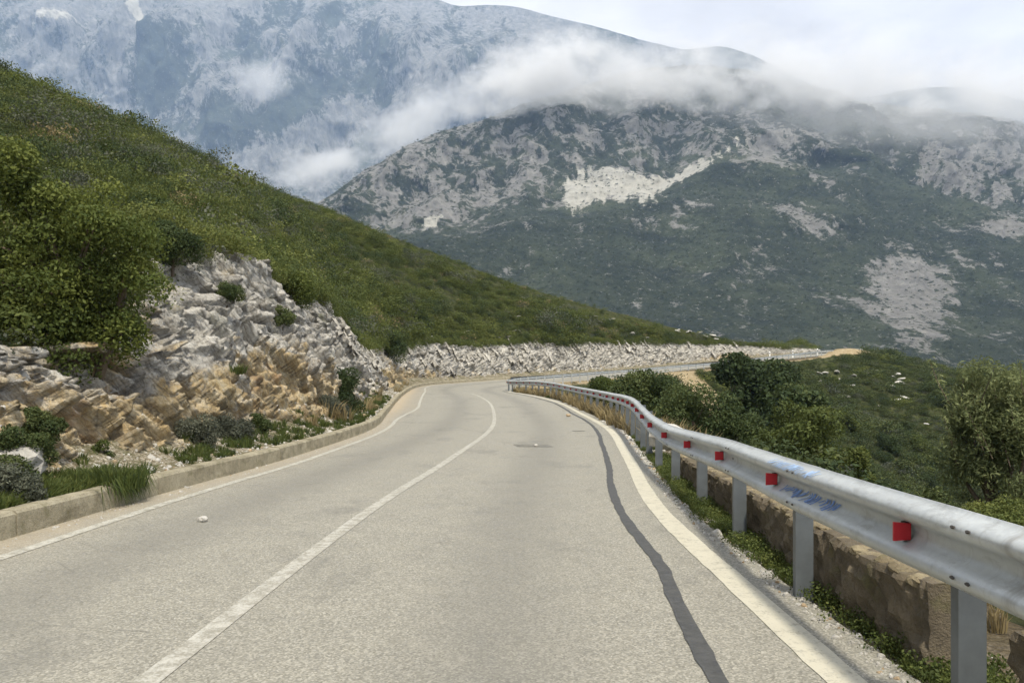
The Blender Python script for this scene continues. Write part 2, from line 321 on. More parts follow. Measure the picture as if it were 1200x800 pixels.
M = dict(
    asphalt=mat_asphalt(), seal=mat_seal(),
    white=mat_paint('worn_white_paint', (0.48, 0.47, 0.42), 0.50), faint=mat_paint('faded_white_paint', (0.50, 0.49, 0.43), 0.49),
    stain=mat_paint('old_patch', (0.13, 0.127, 0.11), 0.46),
    edge=mat_paint('edge_band', (0.52, 0.495, 0.40), 0.42),
    kerb=mat_concrete('kerb_concrete', (0.23, 0.205, 0.14), (0.44, 0.40, 0.295)), wall=mat_concrete('rubble_wall', (0.07, 0.058, 0.042), (0.20, 0.168, 0.12)),  # wall brown darkened to paint in the shade on its face
    lit_cap=mat_concrete('wall_cap_lit', (0.15, 0.12, 0.075), (0.33, 0.28, 0.18), True),  # sunlit top edge of the wall painted in as lighter brown-yellow
    rock=mat_rock(), stone=mat_stone('pale_stone', (0.36, 0.345, 0.31), (0.66, 0.645, 0.60)), ochre=mat_stone('ochre_stone', (0.30, 0.21, 0.12), (0.52, 0.42, 0.29)),
    earth=mat_soil(), verge=mat_verge(), galv=mat_galv(),
    red=mat_plain('red_reflector', (0.40, 0.015, 0.024), 0.5, var=0.1), dark=mat_plain('dark_bracket', (0.035, 0.038, 0.035), 0.6),
    hole=mat_plain('bolt_slot', (0.05, 0.045, 0.04), 0.7), blue=mat_plain('blue_spray', (0.15, 0.25, 0.50), 0.7, var=0.3, scale=40),
    lightblue=mat_plain('pale_blue_spray', (0.32, 0.45, 0.66), 0.7, var=0.3, scale=40),
    bark=mat_plain('bark', (0.11, 0.085, 0.06), 0.9, var=0.4, scale=20), post=mat_plain('marker_white', (0.75, 0.75, 0.72), 0.6, var=0.05), black=mat_plain('marker_black', (0.03, 0.03, 0.03), 0.6),
    scrub=mat_leaf('scrub_leaves', (0.029, 0.043, 0.012), (0.083, 0.108, 0.026), (0.18, 0.195, 0.052)),
    scrub_dark=mat_leaf('spur_leaves', (0.020, 0.034, 0.012), (0.052, 0.075, 0.024), (0.115, 0.125, 0.045)),
    tree=mat_leaf('bright_leaves', (0.022, 0.037, 0.010), (0.066, 0.092, 0.019), (0.165, 0.188, 0.042), 0.3),
    bush=mat_leaf('bush_leaves', (0.016, 0.030, 0.011), (0.042, 0.066, 0.022), (0.11, 0.13, 0.04)),
    olive=mat_leaf('olive_leaves', (0.045, 0.058, 0.026), (0.12, 0.148, 0.06), (0.33, 0.36, 0.17), 0.35),
    greyleaf=mat_leaf('grey_leaves', (0.035, 0.042, 0.032), (0.08, 0.09, 0.065), (0.16, 0.17, 0.12)),
    grass=mat_leaf('green_grass', (0.026, 0.042, 0.012), (0.062, 0.088, 0.020), (0.14, 0.16, 0.045), 0.3),
    dry=mat_leaf('dry_grass', (0.11, 0.085, 0.04), (0.23, 0.18, 0.09), (0.40, 0.33, 0.18), 0.3),
    bmass=mat_mountain('mid_mountain', (0.020, 0.030, 0.017), (0.052, 0.062, 0.032), (0.12, 0.118, 0.11), (0.40, 0.39, 0.36), 1.0),
    amass=mat_mountain('far_mountain', (0.030, 0.042, 0.035), (0.065, 0.078, 0.06), (0.10, 0.105, 0.105), (0.42, 0.42, 0.41), 0.62),
    farshrub=mat_leaf('far_shrubs', (0.016, 0.026, 0.013), (0.036, 0.05, 0.022), (0.07, 0.085, 0.035), 0.1),
)

# ------------------------------------------------------------------ road alignment
# station: Y, centre X, half width to the right paint, half width to the left kerb, road level
ST = np.array([
 (-25, -2.1, 3.15, 2.8, 0.0), (-10, -1.85, 3.15, 2.75, 0.0), (0, -1.70, 3.17, 2.75, 0.0), (4, -1.65, 3.16, 2.75, 0.0), (9, -1.50, 3.05, 2.8, 0.0),
 (15, -1.10, 3.15, 2.9, 0.0), (25, -0.60, 3.38, 3.45, 0.02), (34, -0.72, 3.45, 4.2, 0.12), (43, -1.15, 3.5, 4.65, 0.34), (52, -2.1, 3.3, 4.5, 0.55),
 (60, -3.2, 3.1, 4.0, 0.70), (66, -3.55, 3.15, 3.7, 0.86), (72, -2.9, 3.2, 3.5, 1.04), (78, -0.9, 3.2, 3.4, 1.24), (84, 2.0, 3.2, 3.3, 1.5),
 (97, 9.5, 3.2, 3.2, 2.05), (117, 24.0, 3.2, 3.2, 3.45), (142, 47.0, 3.2, 3.2, 5.65), (152, 56.0, 3.2, 3.2, 6.4), (170, 66.0, 3.2, 3.2, 7.2), (195, 70.0, 3.2, 3.2, 8.0)])
_yy = np.linspace(-25, 195, 2201)
_cx = spline(ST[:, 0], ST[:, 1], _yy); _arc = np.concatenate([[0], np.cumsum(np.hypot(np.diff(_cx), np.diff(_yy)))])
S_TOT = _arc[-1]; S0 = np.interp(0, _yy, _arc)          # arc length where the camera stands
def sY(Y): return np.interp(Y, _yy, _arc)
def road(s):
    s = np.asarray(s, float); Y = np.interp(s, _arc, _yy); X = spline(ST[:, 0], ST[:, 1], Y)
    e = 0.25; Ya = np.interp(s - e, _arc, _yy); Yb = np.interp(s + e, _arc, _yy)
    tx = spline(ST[:, 0], ST[:, 1], Yb) - spline(ST[:, 0], ST[:, 1], Ya); ty = Yb - Ya; n = np.hypot(tx, ty); tx, ty = tx / n, ty / n
    wr = spline(ST[:, 0], ST[:, 2], Y); wl = spline(ST[:, 0], ST[:, 3], Y); z = spline(ST[:, 0], ST[:, 4], Y)
    return X, Y, z, tx, ty, wr, wl
def offs(s, d, dz=0.0):
    """point at distance d to the right of the centre (negative: left), with crossfall"""
    X, Y, z, tx, ty, wr, wl = road(s)
    bank = 0.10 * sstep(55, 72, Y) * (1 - sstep(90, 120, Y))
    zz = z - d * bank * 0.45 - 0.0 * d + dz
    return np.stack([X + ty * d, Y - tx * d, zz + 0 * d], -1)

def strip(s, dl, dr, nd, dz=0.0, jit=None):
    cols = []
    for k in range(nd):
        f = k / (nd - 1); cols.append(offs(s, dl + (dr - dl) * f, dz))
    return np.stack(cols, 1)
s_road = np.arange(0, S_TOT - 0.3, 0.4)
_, Yr, zr_, _, _, wr_, wl_ = road(s_road)
P = strip(s_road, -wl_ - 0.05, wr_ + 0.33, 41)
D = np.stack([(-wl_ - 0.05) + (wr_ + 0.33 + wl_ + 0.05) * k / 40 for k in range(41)], 1)
track = 0.95 * (np.exp(-((D - 1.55) / 0.45) ** 2) + np.exp(-((D + 1.45) / 0.45) ** 2))
track = np.clip(track, 0, 1)
dust = np.clip(1.15 - (D + wl_[:, None]) / 0.55, 0, 1) + sstep(30, 40, Yr)[:, None] * (1 - sstep(58, 66, Yr))[:, None] * np.clip(1.1 - (D + wl_[:, None]) / 1.3, 0, 1) * 1.3
Pf = P.reshape(-1, 3); Pf[:, 2] += 0.012 * fbm(Pf * (0.35, 0.25, 1), 3)
rd_z = None
road_o = obj('road', mesh('road', Pf, grid_faces(*P.shape[:2])[:, ::-1], M['asphalt'], {'track': track.ravel(), 'dust': dust.ravel()}, True))
tag(road_o, 'worn grey asphalt mountain road curving left then right round the bay', kind='structure')
def lay(name, s, dc, wid, mat, lift, nd=3, wob=0.0):
    _, Y, _, _, _, wr, wl = road(s)
    dl, dr = dc(s, wr, wl) - wid / 2, dc(s, wr, wl) + wid / 2
    if wob:
        a = np.stack([s * 3.0, s * 0 + 1.3, s * 0], 1); dl = dl + wob * fbm(a, 4); dr = dr + wob * fbm(a + 7.7, 4)
    P = strip(s, dl, dr, nd).reshape(-1, 3); P[:, 2] += 0.012 * fbm(P * (0.35, 0.25, 1), 3) + lift
    o = obj(name, mesh(name, P, grid_faces(len(s), nd)[:, ::-1], mat, None, True), road_o); return o
sr = lambda a, b, st=0.2: np.arange(sY(a), sY(b), st)
o = lay('centre_line', sr(-20, 36), lambda s, wr, wl: 0 * s, 0.13, M['white'], 0.004); o['label'] = 'worn white centre line'
o = lay('centre_line', sr(36.2, 56), lambda s, wr, wl: 0 * s, 0.12, M['faint'], 0.004)
o = lay('edge_line', sr(-20, 75), lambda s, wr, wl: -wl + 0.42 + 0.75 * sstep(28, 40, np.interp(s, _arc, _yy)) * (1 - sstep(58, 70, np.interp(s, _arc, _yy))), 0.12, M['faint'], 0.004); o['label'] = 'faded white edge line along the kerb side'
o = lay('edge_line', sr(-20, 62), lambda s, wr, wl: wr, 0.19, M['edge'], 0.004, 3, 0.02); o['label'] = 'broad cream edge line along the guardrail side'
def seal_off(s, wr, wl):
    Y = np.interp(s, _arc, _yy)
    return wr - 0.60 + 0.20 * sstep(3.6, 7, Y) + 0.08 * sstep(18, 32, Y) + 0.012 * np.sin(s * 0.5) + 0.03 * fbm(np.stack([s * 0.35, s * 0, s * 0], 1), 2)
o = lay('crack_seal', sr(-15, 63, 0.12), seal_off, 0.095, M['seal'], 0.007, 3, 0.028); o['label'] = 'dark tar repair winding beside the edge line'
def short_seal(name, Y0, Y1, d, wd):
    lay(name, sr(Y0, Y1, 0.1), lambda s, wr, wl: d + 0.05 * np.sin(s * 5), wd, M['stain'], 0.0065, 3, 0.05)
short_seal('crack_seal', 18.0, 18.7, 1.35, 0.75)
short_seal('crack_seal', 23.4, 23.75, 2.5, 0.3)

# ------------------------------------------------------------------ kerb
kerb = empty('kerb'); tag(kerb, 'low weathered concrete kerb along the foot of the rock cutting', kind='structure')
s = sY(-12.0)
while s < sY(84):
    ln = random.uniform(1.9, 2.9); ss = np.linspace(s + 0.008, s + ln - 0.008, 9)
    _, Y, _, _, _, _, wl = road(ss)
    hgt = 0.235 + random.uniform(-0.012, 0.012)
    prof = [(0.0, -0.15), (0.012, hgt - 0.03), (0.035, hgt), (0.17, hgt + 0.003), (0.20, hgt - 0.02), (0.205, -0.15)]
    tilt = random.uniform(-0.008, 0.008)
    V = np.stack([offs(ss, -wl - a + tilt, b) for a, b in prof], 1).reshape(-1, 3)
    V += 0.011 * np.stack([fbm(V * 6 + k * 9.1, 3) for k in range(3)], 1)
    F = grid_faces(9, 6).tolist() + [list(range(0, 6))[::-1], list(range(48, 54))]
    me = mesh('kerb_stone', V, F, M['kerb']); obj('kerb_stone', me, kerb)
    s += ln

# ------------------------------------------------------------------ left side: verge, rock cutting, hill
CT = np.array([(-25, 3.2, 3.2), (-5, 3.0, 3.0), (4, 2.2, 1.9), (9, 2.1, 1.85), (12.5, 2.15, 2.0), (14.5, 2.45, 2.7), (16.5, 2.8, 3.9), (20, 2.8, 4.3), (26, 2.85, 4.2), (33, 2.85, 4.55), (38, 2.7, 4.25), (44, 2.6, 3.3),
               (52, 2.5, 2.85), (62, 2.5, 3.0), (70, 2.5, 3.35), (80, 2.4, 3.5), (97, 2.4, 3.75), (117, 2.4, 3.3), (130, 2.3, 2.7), (142, 2.2, 1.7), (152, 2.0, 1.0), (170, 2, 0.8), (195, 2, 0.8)])
def cut_top(s):
    X, Y, z, tx, ty, wr, wl = road(s)
    P = offs(s, -(wl + spline(CT[:, 0], CT[:, 1], Y))); P[:, 2] = z + spline(CT[:, 0], CT[:, 2], Y) + 0.75 * sstep(45, 60, Y) * (1 - sstep(125, 140, Y)) * fbm(np.stack([s * 0.16, 0 * s, 0 * s], 1), 3); return P
# verge between kerb and rock
sv = np.arange(sY(-12), S_TOT - 0.5, 0.25); _, Yv, _, _, _, _, wlv = road(sv)
cols = []
for f, h in ((0.0, 0.17), (0.25, 0.2), (0.5, 0.24), (0.75, 0.30), (1.0, 0.4), (1.3, 0.55)):
    cols.append(offs(sv, -wlv - 0.19 - f * 0.95, h))
P = np.stack(cols, 1); n = P.shape[:2]; P = P.reshape(-1, 3); P[:, 2] += 0.10 * fbm(P * 1.6, 4) * np.tile([0.2, 1, 1, 1, 1, 1], n[0])
o = obj('verge', mesh('verge', P, grid_faces(*n), M['verge'], None, True)); tag(o, 'stony strip with weeds between the kerb and the rock', kind='structure')

def bedding(P): return np.stack([P @ bn, P @ ba, P @ bb], 1)
def rock_disp(P, near):
    q = bedding(P) + 0.22 * np.stack([fbm(P * 0.7 + k * 5, 3) for k in range(3)], 1)
    h1, w1 = facets(q / (0.55, 2.2, 0.95)); h2, w2 = facets(q / (0.22, 0.85, 0.36) + 31); h3, w3 = facets(q / (0.09, 0.34, 0.15) + 57)
    big = 0.5 * fbm(P * 0.33, 3)
    e1 = np.clip(1 - w1 / 0.10, 0, 1); e2 = np.clip(1 - w2 / 0.12, 0, 1)
    d = 0.5 * big + 0.32 * h1 + 0.25 * h2 + 0.13 * h3 - 0.11 * e1 - 0.03 * e2 + 0.17 * ridged(q * (4.5, 0.4, 1.1) + 5, 4)
    return d, np.clip(0.8 * e1 ** 2 + 0.5 * e2 ** 2, 0, 1)
ds = []; s = sY(-12)
while s < S_TOT - 1:
    ds.append(s); y = np.interp(s, _arc, _yy); s += (0.15 if y < 5 else 0.048) if y < 36 else (0.09 if y < 70 else 0.16)
sc = np.array(ds); NV = 120
X, Y, z, tx, ty, wr, wl = road(sc); top = cut_top(sc); foot = offs(sc, -(wl + 1.3)); foot[:, 2] = z + 0.18
vv = np.linspace(-0.06, 1.16, NV)
base = []
for v in vv:
    Pq = foot + (top - foot) * min(v, 1.0)
    outd = np.stack([ty, -tx, 0 * ty], 1)
    if v > 1: Pq = top - outd * (v - 1) * 7.0 + np.array([0, 0, 1.0]) * (v - 1) * 0.6
    Pq = Pq + outd * (0.12 * math.sin(math.pi * max(0, min(v, 1))) + 0.8 * max(0, 0.12 - v))
    base.append(Pq)
B = np.stack(base, 1); nB = B.shape[:2]; Bf = B.reshape(-1, 3)
nrm = np.repeat(np.stack([ty * 0.85, -tx * 0.85, 0 * ty + 0.5], 1), NV, 0)
d, crack = rock_disp(Bf, None)
vt = np.tile(vv, nB[0]); fade = np.clip((1.16 - vt) / 0.10, 0, 1) * np.clip((vt + 0.06) / 0.08, 0.2, 1)
jag = sstep(0.72, 0.98, vt) * (1 - sstep(1.02, 1.16, vt))
jn = ridged(bedding(Bf) * (1.7, 0.35, 0.5) + 3, 3)
nrm[:, 2] *= 1 - 0.85 * sstep(0.55, 0.9, vt); d = d - 0.18 * sstep(0.6, 1.0, vt)
Bf = Bf + nrm * (d * fade)[:, None]; Bf[:, 2] += 0.26 * jag * jn * np.repeat(sstep(10, 18, Y), NV)
Yb = np.repeat(Y, NV)
och = 0.72 - 0.78 * sstep(0.16, 0.66, vt) - 0.0 * Yb
och += 0.62 * (1 - sstep(12, 17, Yb)) + 0.25 * np.exp(-((Yb - 21) / 4.5) ** 2) - 0.35 * sstep(25, 30, Yb) * (1 - sstep(50, 56, Yb)) + 0.45 * np.exp(-((Yb - 63) / 5) ** 2) - 0.45 * sstep(72, 80, Yb) + 0.5 * np.exp(-((Yb - 133) / 5) ** 2)
moss = np.clip(sstep(0.2, 0.5, fbm(Bf * 0.8 + 40, 4)) * 0.9 * (0.35 + 0.65 * sstep(0.5, 1.0, vt)), 0, 0.9)
rock = obj('rock_cutting', mesh('rock_cutting', Bf, grid_faces(*nB), M['rock'], {'ochre': och, 'crack': crack * 0.7, 'moss': moss}, False))
tag(rock, 'broken white and ochre limestone cutting above the kerb', kind='structure')
ROCKTOP = Bf.reshape(nB[0], NV, 3)

# leaning slabs of bedding standing out of the cutting
def slab_mesh(k):
    r = np.random.default_rng(100 + k); n = 6; V = []
    for j in range(n + 1):
        t = j / n; wd = (1 - 0.75 * t ** 1.6) * (1 + 0.18 * r.normal()); th = (1 - 0.55 * t) * (1 + 0.15 * r.normal()); sh = 0.12 * r.normal()
        for a, b in ((-0.5, -0.5), (0.5, -0.5), (0.5, 0.5), (-0.5, 0.5)):
            V.append((b * th, a * wd + sh, t + 0.05 * r.normal() - 0.15))
    F = [[4*j+a, 4*j+(a+1) % 4, 4*j+4+(a+1) % 4, 4*j+4+a] for j in range(n) for a in range(4)] + [[4*n, 4*n+1, 4*n+2, 4*n+3]]
    return mesh('rock_slab', V, F, M['rock'], {'ochre': np.zeros(len(V)) - 0.2, 'crack': np.zeros(len(V)), 'moss': np.zeros(len(V))})
slabs = [slab_mesh(k) for k in range(9)]
up = np.array([-0.52, 0.12, 0.85]); up /= np.linalg.norm(up)
for k in range(290):
    y = random.choice([random.uniform(34, 60), random.uniform(68, 135), random.uniform(72, 120)])
    i = int(np.searchsorted(Y, y)); i = min(max(i, 0), nB[0] - 1)
    v = random.choice([random.uniform(0.2, 0.98), random.uniform(0.5, 0.93), random.uniform(0.8, 0.96)]); j = int((v + 0.06) / 1.22 * (NV - 1))
    p = ROCKTOP[i, j]
    o = obj('rock_slab', random.choice(slabs), rock); sz = random.uniform(0.55, 1.15) * (1.0 if y > 60 else 0.75)
    zz = Vector(up + 0.10 * rng.normal(size=3)).normalized(); xx = Vector(bn + 0.15 * rng.normal(size=3)); xx = (xx - zz * xx.dot(zz)).normalized(); yy = zz.cross(xx)
    Mx = Matrix((xx, yy, zz)).transposed().to_4x4()
    o.matrix_world = Matrix.Translation(Vector(p) - zz * 0.25 * sz) @ Mx @ Matrix.Diagonal((0.26 * sz * random.uniform(0.7, 1.4), 0.75 * sz, 1.3 * sz * random.uniform(0.6, 1.3), 1))

# hill: lofted from the top of the cutting to the ridge, and down behind it
RG = [(-128, -40, 62), (-112, 20, 58), (-88, 68, 50)] + [tuple(at(*q)) for q in
      [(0, 91, 100), (100, 133, 99), (200, 174, 99), (300, 214, 101), (400, 253, 103), (500, 294, 107), (600, 332, 111), (700, 360, 118), (800, 386, 130), (860, 400, 141), (897, 409, 149)]] + [(56, 172, 9.5), (60, 195, 9.5)]
RG = np.array(RG); RU = np.array([-25, -6, 8, 18, 24, 31, 40, 50, 62, 76, 92, 112, 127, 143, 165, 195.])      # road Y each ridge point belongs to
sh = np.arange(sY(-12), S_TOT - 1, 0.6); _, Yh, _, _, _, _, _ = road(sh); HT = cut_top(sh)
_, _, _, txh, tyh, _, _ = road(sh); HT = HT - np.stack([tyh, -txh, 0 * tyh], 1) * 0.35 + (0, 0, -0.12)
RP = np.stack([spline(RU, RG[:, k], Yh) for k in range(3)], 1)
NH = 90; hv = np.concatenate([np.linspace(0, 1, NH) ** 1.25, [1.06, 1.16, 1.35, 1.7, 2.3]])
def hill_pt(A, Bp, v):
    out = A + (Bp - A) * v[..., None]
    over = np.clip(v - 1, 0, None); out[..., 2] -= over * (Bp[..., 2] - A[..., 2] + 4) * (1.0 + 0.9 * np.clip(over * 4, 0, 1))
    out[..., 2] += 0.35 * np.sin(np.pi * np.clip(v, 0, 1)) * np.minimum(1, v * 6) * np.clip((Bp[..., 2] - A[..., 2]) / 20, 0, 1)
    return out
HP = np.stack([hill_pt(HT, RP, np.full(len(sh), v)) for v in hv], 1)
Hf = HP.reshape(-1, 3)
def hill_noise(P): return 1.1 * fbm(P * 0.055, 3) + 0.35 * fbm(P * 0.25 + 9, 3)
vflat = np.tile(hv, len(sh)); Hf[:, 2] += hill_noise(Hf) * sstep(0.0, 0.12, vflat) * (1 - 0.65 * sstep(0.85, 1.0, vflat))
hill = obj('hillside', mesh('hillside', Hf, grid_faces(len(sh), len(hv)), M['earth'], {'soil': np.clip(0.35 - 0 * vflat, 0, 1) * 0.0}, True))
tag(hill, 'green scrub covered hillside rising above the rock cutting', kind='structure')

# ------------------------------------------------------------------ right side: shoulder and slope down into the bay
sN = np.arange(0, S_TOT - 0.3, 0.5); XN, YN, ZN, txN, tyN, wrN, wlN = road(sN)
def bay(x, y):
    """height of the ground on the valley side, from the distance to the nearest stretch of road"""
    x = np.asarray(x, float).ravel(); y = np.asarray(y, float).ravel(); best = np.full(len(x), 1e9); idx = np.zeros(len(x), int)
    for a in range(0, len(x), 20000):
        d2 = (x[a:a+20000, None] - XN) ** 2 + (y[a:a+20000, None] - YN) ** 2
        j = d2.argmin(1); idx[a:a+20000] = j; best[a:a+20000] = np.sqrt(d2[np.arange(len(j)), j])
    side = (x - XN[idx]) * tyN[idx] - (y - YN[idx]) * txN[idx]
    d = np.maximum(best - wrN[idx] - 0.3, 0); Yn = YN[idx]
    m = 0.52 - 0.24 * sstep(128, 150, Yn)
    drop = 0.06 + np.where(d < 2.2, 0.10 * d, 0.22 + m * (d - 2.2)) ; far = np.clip(d - 34, 0, None); drop = drop - far * (m - 0.22) * sstep(0, 30, far)
    z = ZN[idx] - drop
    return z, d, Yn, side
gx = np.concatenate([np.arange(-7, 16, 0.4), np.arange(16, 60, 0.8), np.arange(60, 200, 2.0), np.arange(200, 420, 8)])
gy = np.concatenate([np.arange(-14, 30, 0.4), np.arange(30, 110, 0.7), np.arange(110, 190, 1.3), np.arange(190, 420, 8)])
GX, GY = np.meshgrid(gx, gy, indexing='ij'); z, d, Yn, side = bay(GX, GY)
nP = np.stack([GX.ravel(), GY.ravel(), 0 * z], 1)
rough = (0.9 * fbm(nP * 0.09, 4) + 0.3 * fbm(nP * 0.45, 3)) * sstep(0.8, 6, d)
z = z + rough
on = (side < 0) | (d <= 0.0)
z = np.where(on, np.minimum(z - 0.35, z - 0.35), z); z = np.where(side < -3, z - 3.0 * sstep(-3, -5, side) , z)
def segd(x, y, a, b):
    a, b = np.array(a[:2]), np.array(b[:2]); t = np.clip(((x - a[0]) * (b[0] - a[0]) + (y - a[1]) * (b[1] - a[1])) / ((b - a) @ (b - a)), 0, 1)
    return np.hypot(x - a[0] - t * (b[0] - a[0]), y - a[1] - t * (b[1] - a[1])), t
def soil_mask(x, y, d, Yn):
    m = np.where(Yn > 60, 1.0 - sstep(1.2, 3.2, d), 0.0) * sstep(66, 76, Yn)
    da, _ = segd(x, y, (20.5, 105), (23.8, 90)); m = np.maximum(m, 1 - sstep(1.8, 3.2, da))
    dm, _ = segd(x, y, (54, 142), (63, 148)); m = np.maximum(m, 0.75 * (1 - sstep(1.5, 4, dm)))
    return m
soil = soil_mask(GX.ravel(), GY.ravel(), d, Yn)
mound = 1.3 * np.exp(-(((GX.ravel() - 58) / 7) ** 2 + ((GY.ravel() - 144) / 4) ** 2)); z = z + mound * (d > 0.2)
o = obj('valley_slope', mesh('valley_slope', np.stack([GX.ravel(), GY.ravel(), z], 1), grid_faces(len(gx), len(gy)), M['earth'], {'soil': soil}, True))
tag(o, 'scrubby slope falling from the road into the bay', kind='structure')
from mathutils.bvhtree import BVHTree
bvh_bay = BVHTree.FromPolygons([tuple(v.co) for v in o.data.vertices], [tuple(p.vertices) for p in o.data.polygons])
def gz(x, y):
    h = bvh_bay.ray_cast(Vector((x, y, 80)), Vector((0, 0, -1))); return h[0].z if h[0] else 0.0
# shoulder
sv = np.arange(sY(-12), S_TOT - 0.5, 0.2); _, Yv, _, _, _, wrv, _ = road(sv); cols = []
for f, h in ((0.0, -0.012), (0.10, -0.03), (0.3, -0.05), (0.6, -0.07), (1.0, -0.12), (1.5, -0.2), (2.1, -0.34), (2.6, -0.62)):
    cols.append(offs(sv, wrv + 0.28 + f, h))
P = np.stack(cols, 1); n = P.shape[:2]; P = P.reshape(-1, 3); P[:, 2] += 0.06 * fbm(P * 2.1, 4) * np.tile([0, 0.6, 1, 1, 1, 1, 1, 1], n[0])
o = obj('road_shoulder', mesh('road_shoulder', P, grid_faces(*n)[:, ::-1], M['verge'], {'litter': np.tile([0, 0.1, 0.45, 0.8, 0.9, 1, 1, 1], n[0])}, True)); tag(o, 'narrow gravel shoulder with weeds under the guardrail', kind='structure')

# ------------------------------------------------------------------ far mountains
def curve(pts, q):
    p = np.array(pts, float); return np.interp(q, p[:, 0], p[:, 1])
def smoothcurve(pts, q):
    p = np.array(pts, float); return spline(p[:, 0], p[:, 1], q)
# nearer massif
pxs = np.linspace(150, 1500, 860); NT = 300; tt = np.linspace(0, 1, NT)
skyB = smoothcurve([(150, 345), (250, 305), (330, 268), (390, 230), (440, 198), (500, 164), (560, 146), (620, 124), (700, 98), (760, 84), (820, 80), (880, 88), (950, 104), (1010, 120), (1060, 128), (1110, 134), (1160, 140), (1200, 146), (1300, 150), (1500, 170)], pxs)
bound = smoothcurve([(150, 380), (330, 330), (450, 290), (520, 280), (600, 262), (650, 258), (720, 250), (790, 222), (840, 196), (900, 196), (960, 208), (1040, 226), (1100, 240), (1200, 258), (1500, 300)], pxs)
baseB = 540.0
PY = baseB + (skyB[None, :] - baseB) * tt[:, None]; PX = np.repeat(pxs[None, :], NT, 0)
f = (baseB - PY) / (baseB - 100)
Zd = 480 + 1500 * f ** 0.95
bd = PY - bound[None, :]                         # >0 below the shoulder line
Zd = Zd + 190 * sstep(6, -10, bd) + 120 * np.clip(-bd / 60, 0, 1)
Zd = Zd + 60 * (PX - 700) / 500
P = np.stack([(PX - 600) / FPX * Zd, Zd, CAM_H + (HORIZON - PY) / FPX * Zd], -1).reshape(-1, 3)
e = np.stack([fbm(P * 0.0022, 5), fbm(P * 0.0075 + 5, 4), ridged(P * (0.006, 0.003, 0.003) + 2, 5)], 1)
amp = np.repeat(tt, len(pxs)) ** 0.5 * (1 - 0.75 * sstep(0.93, 1.0, np.repeat(tt, len(pxs))))
up_rock = sstep(4, -14, bd).ravel(); pxF0, pyF0 = PX.ravel(), PY.ravel()
gul = ridged(np.stack([pxF0 * 0.011 + 0.002 * pyF0, pyF0 * 0.003, 0 * pxF0], 1), 4)
P[:, 1] += amp * (110 * e[:, 0] + 34 * e[:, 1]) - amp * (22 + 60 * up_rock) * e[:, 2] - amp * 45 * gul
P[:, 2] += amp * (6 * e[:, 0] + (4 + 9 * up_rock) * e[:, 2] + 5 * e[:, 1])
pxF, pyF = PX.ravel(), PY.ravel()
n1 = fbm(P * (0.012, 0.006, 0.010), 5); n2 = fbm(P * (0.03, 0.012, 0.022) + 33, 4)
streak = fbm(np.stack([pxF * 0.05 + pyF * 0.012, pyF * 0.012, 0 * pxF], 1), 3)
rk = 0.18 + 0.0 * pxF
rightpart = sstep(860, 930, pxF)
band = sstep(158, 176, pyF + 14 * fbm(np.stack([pxF * 0.03, 0 * pxF, 0 * pxF], 1), 3))
rk += up_rock * (0.31 - 0.12 * sstep(175, 130, pyF)) * (1 - rightpart * (1 - 0.75 * band))
rk -= up_rock * 0.28 * sstep(880, 960, pxF) * (1 - sstep(1040, 1075, pxF)) * 0.6
cliff = fbm(np.stack([pxF * 0.09, pyF * 0.018, 0 * pxF], 1), 4)
rk += up_rock * (0.20 + 0.85 * cliff) * sstep(1050, 1075, pxF) * sstep(180, 192, pyF)
def blob(cx, cy, rx, ry, rot=0.0):
    a = R(rot); dx, dy = pxF - cx, pyF - cy; u, v = dx * math.cos(a) + dy * math.sin(a), -dx * math.sin(a) + dy * math.cos(a)
    return np.clip(1.25 - np.sqrt((u / rx) ** 2 + (v / ry) ** 2), 0, 1)
rk += 0.62 * blob(1062, 345, 66, 56, 0) + 0.24 * blob(940, 262, 80, 24, 5) + 0.50 * blob(1175, 268, 50, 16) + 0.35 * blob(520, 262, 40, 20) 
rk += 0.25 * blob(905, 190, 60, 30) 
n3 = fbm(P * (0.06, 0.02, 0.05) + 71, 3)
rk += 0.55 * n1 + 0.45 * n2 + 0.25 * streak * up_rock + 0.55 * n3 * (0.5 + 0.5 * up_rock)
scr = 1.15 * blob(683, 232, 46, 30, -12) + 0.8 * blob(745, 232, 45, 22, 5) + 1.0 * blob(800, 210, 46, 9, -24) + 0.9 * blob(512, 270, 26, 7, -28) + 0.6 * blob(850, 182, 40, 12, -8)
fan = fbm(np.stack([pxF * 0.16 - pyF * 0.05, pyF * 0.035, 0 * pxF], 1), 4)
scr += 0.30 * n1 + 0.35 * n2 + 0.5 * fan - 0.14
o = obj('mountain', mesh('mountain', P, grid_faces(NT, len(pxs))[:, ::-1], M['bmass'], {'rock': rk, 'scree': scr}, True))
tag(o, 'dark green and grey rocky mountainside with pale scree across the valley', kind='structure')
BP, BROCK = P, np.maximum(rk, scr + 0.2)
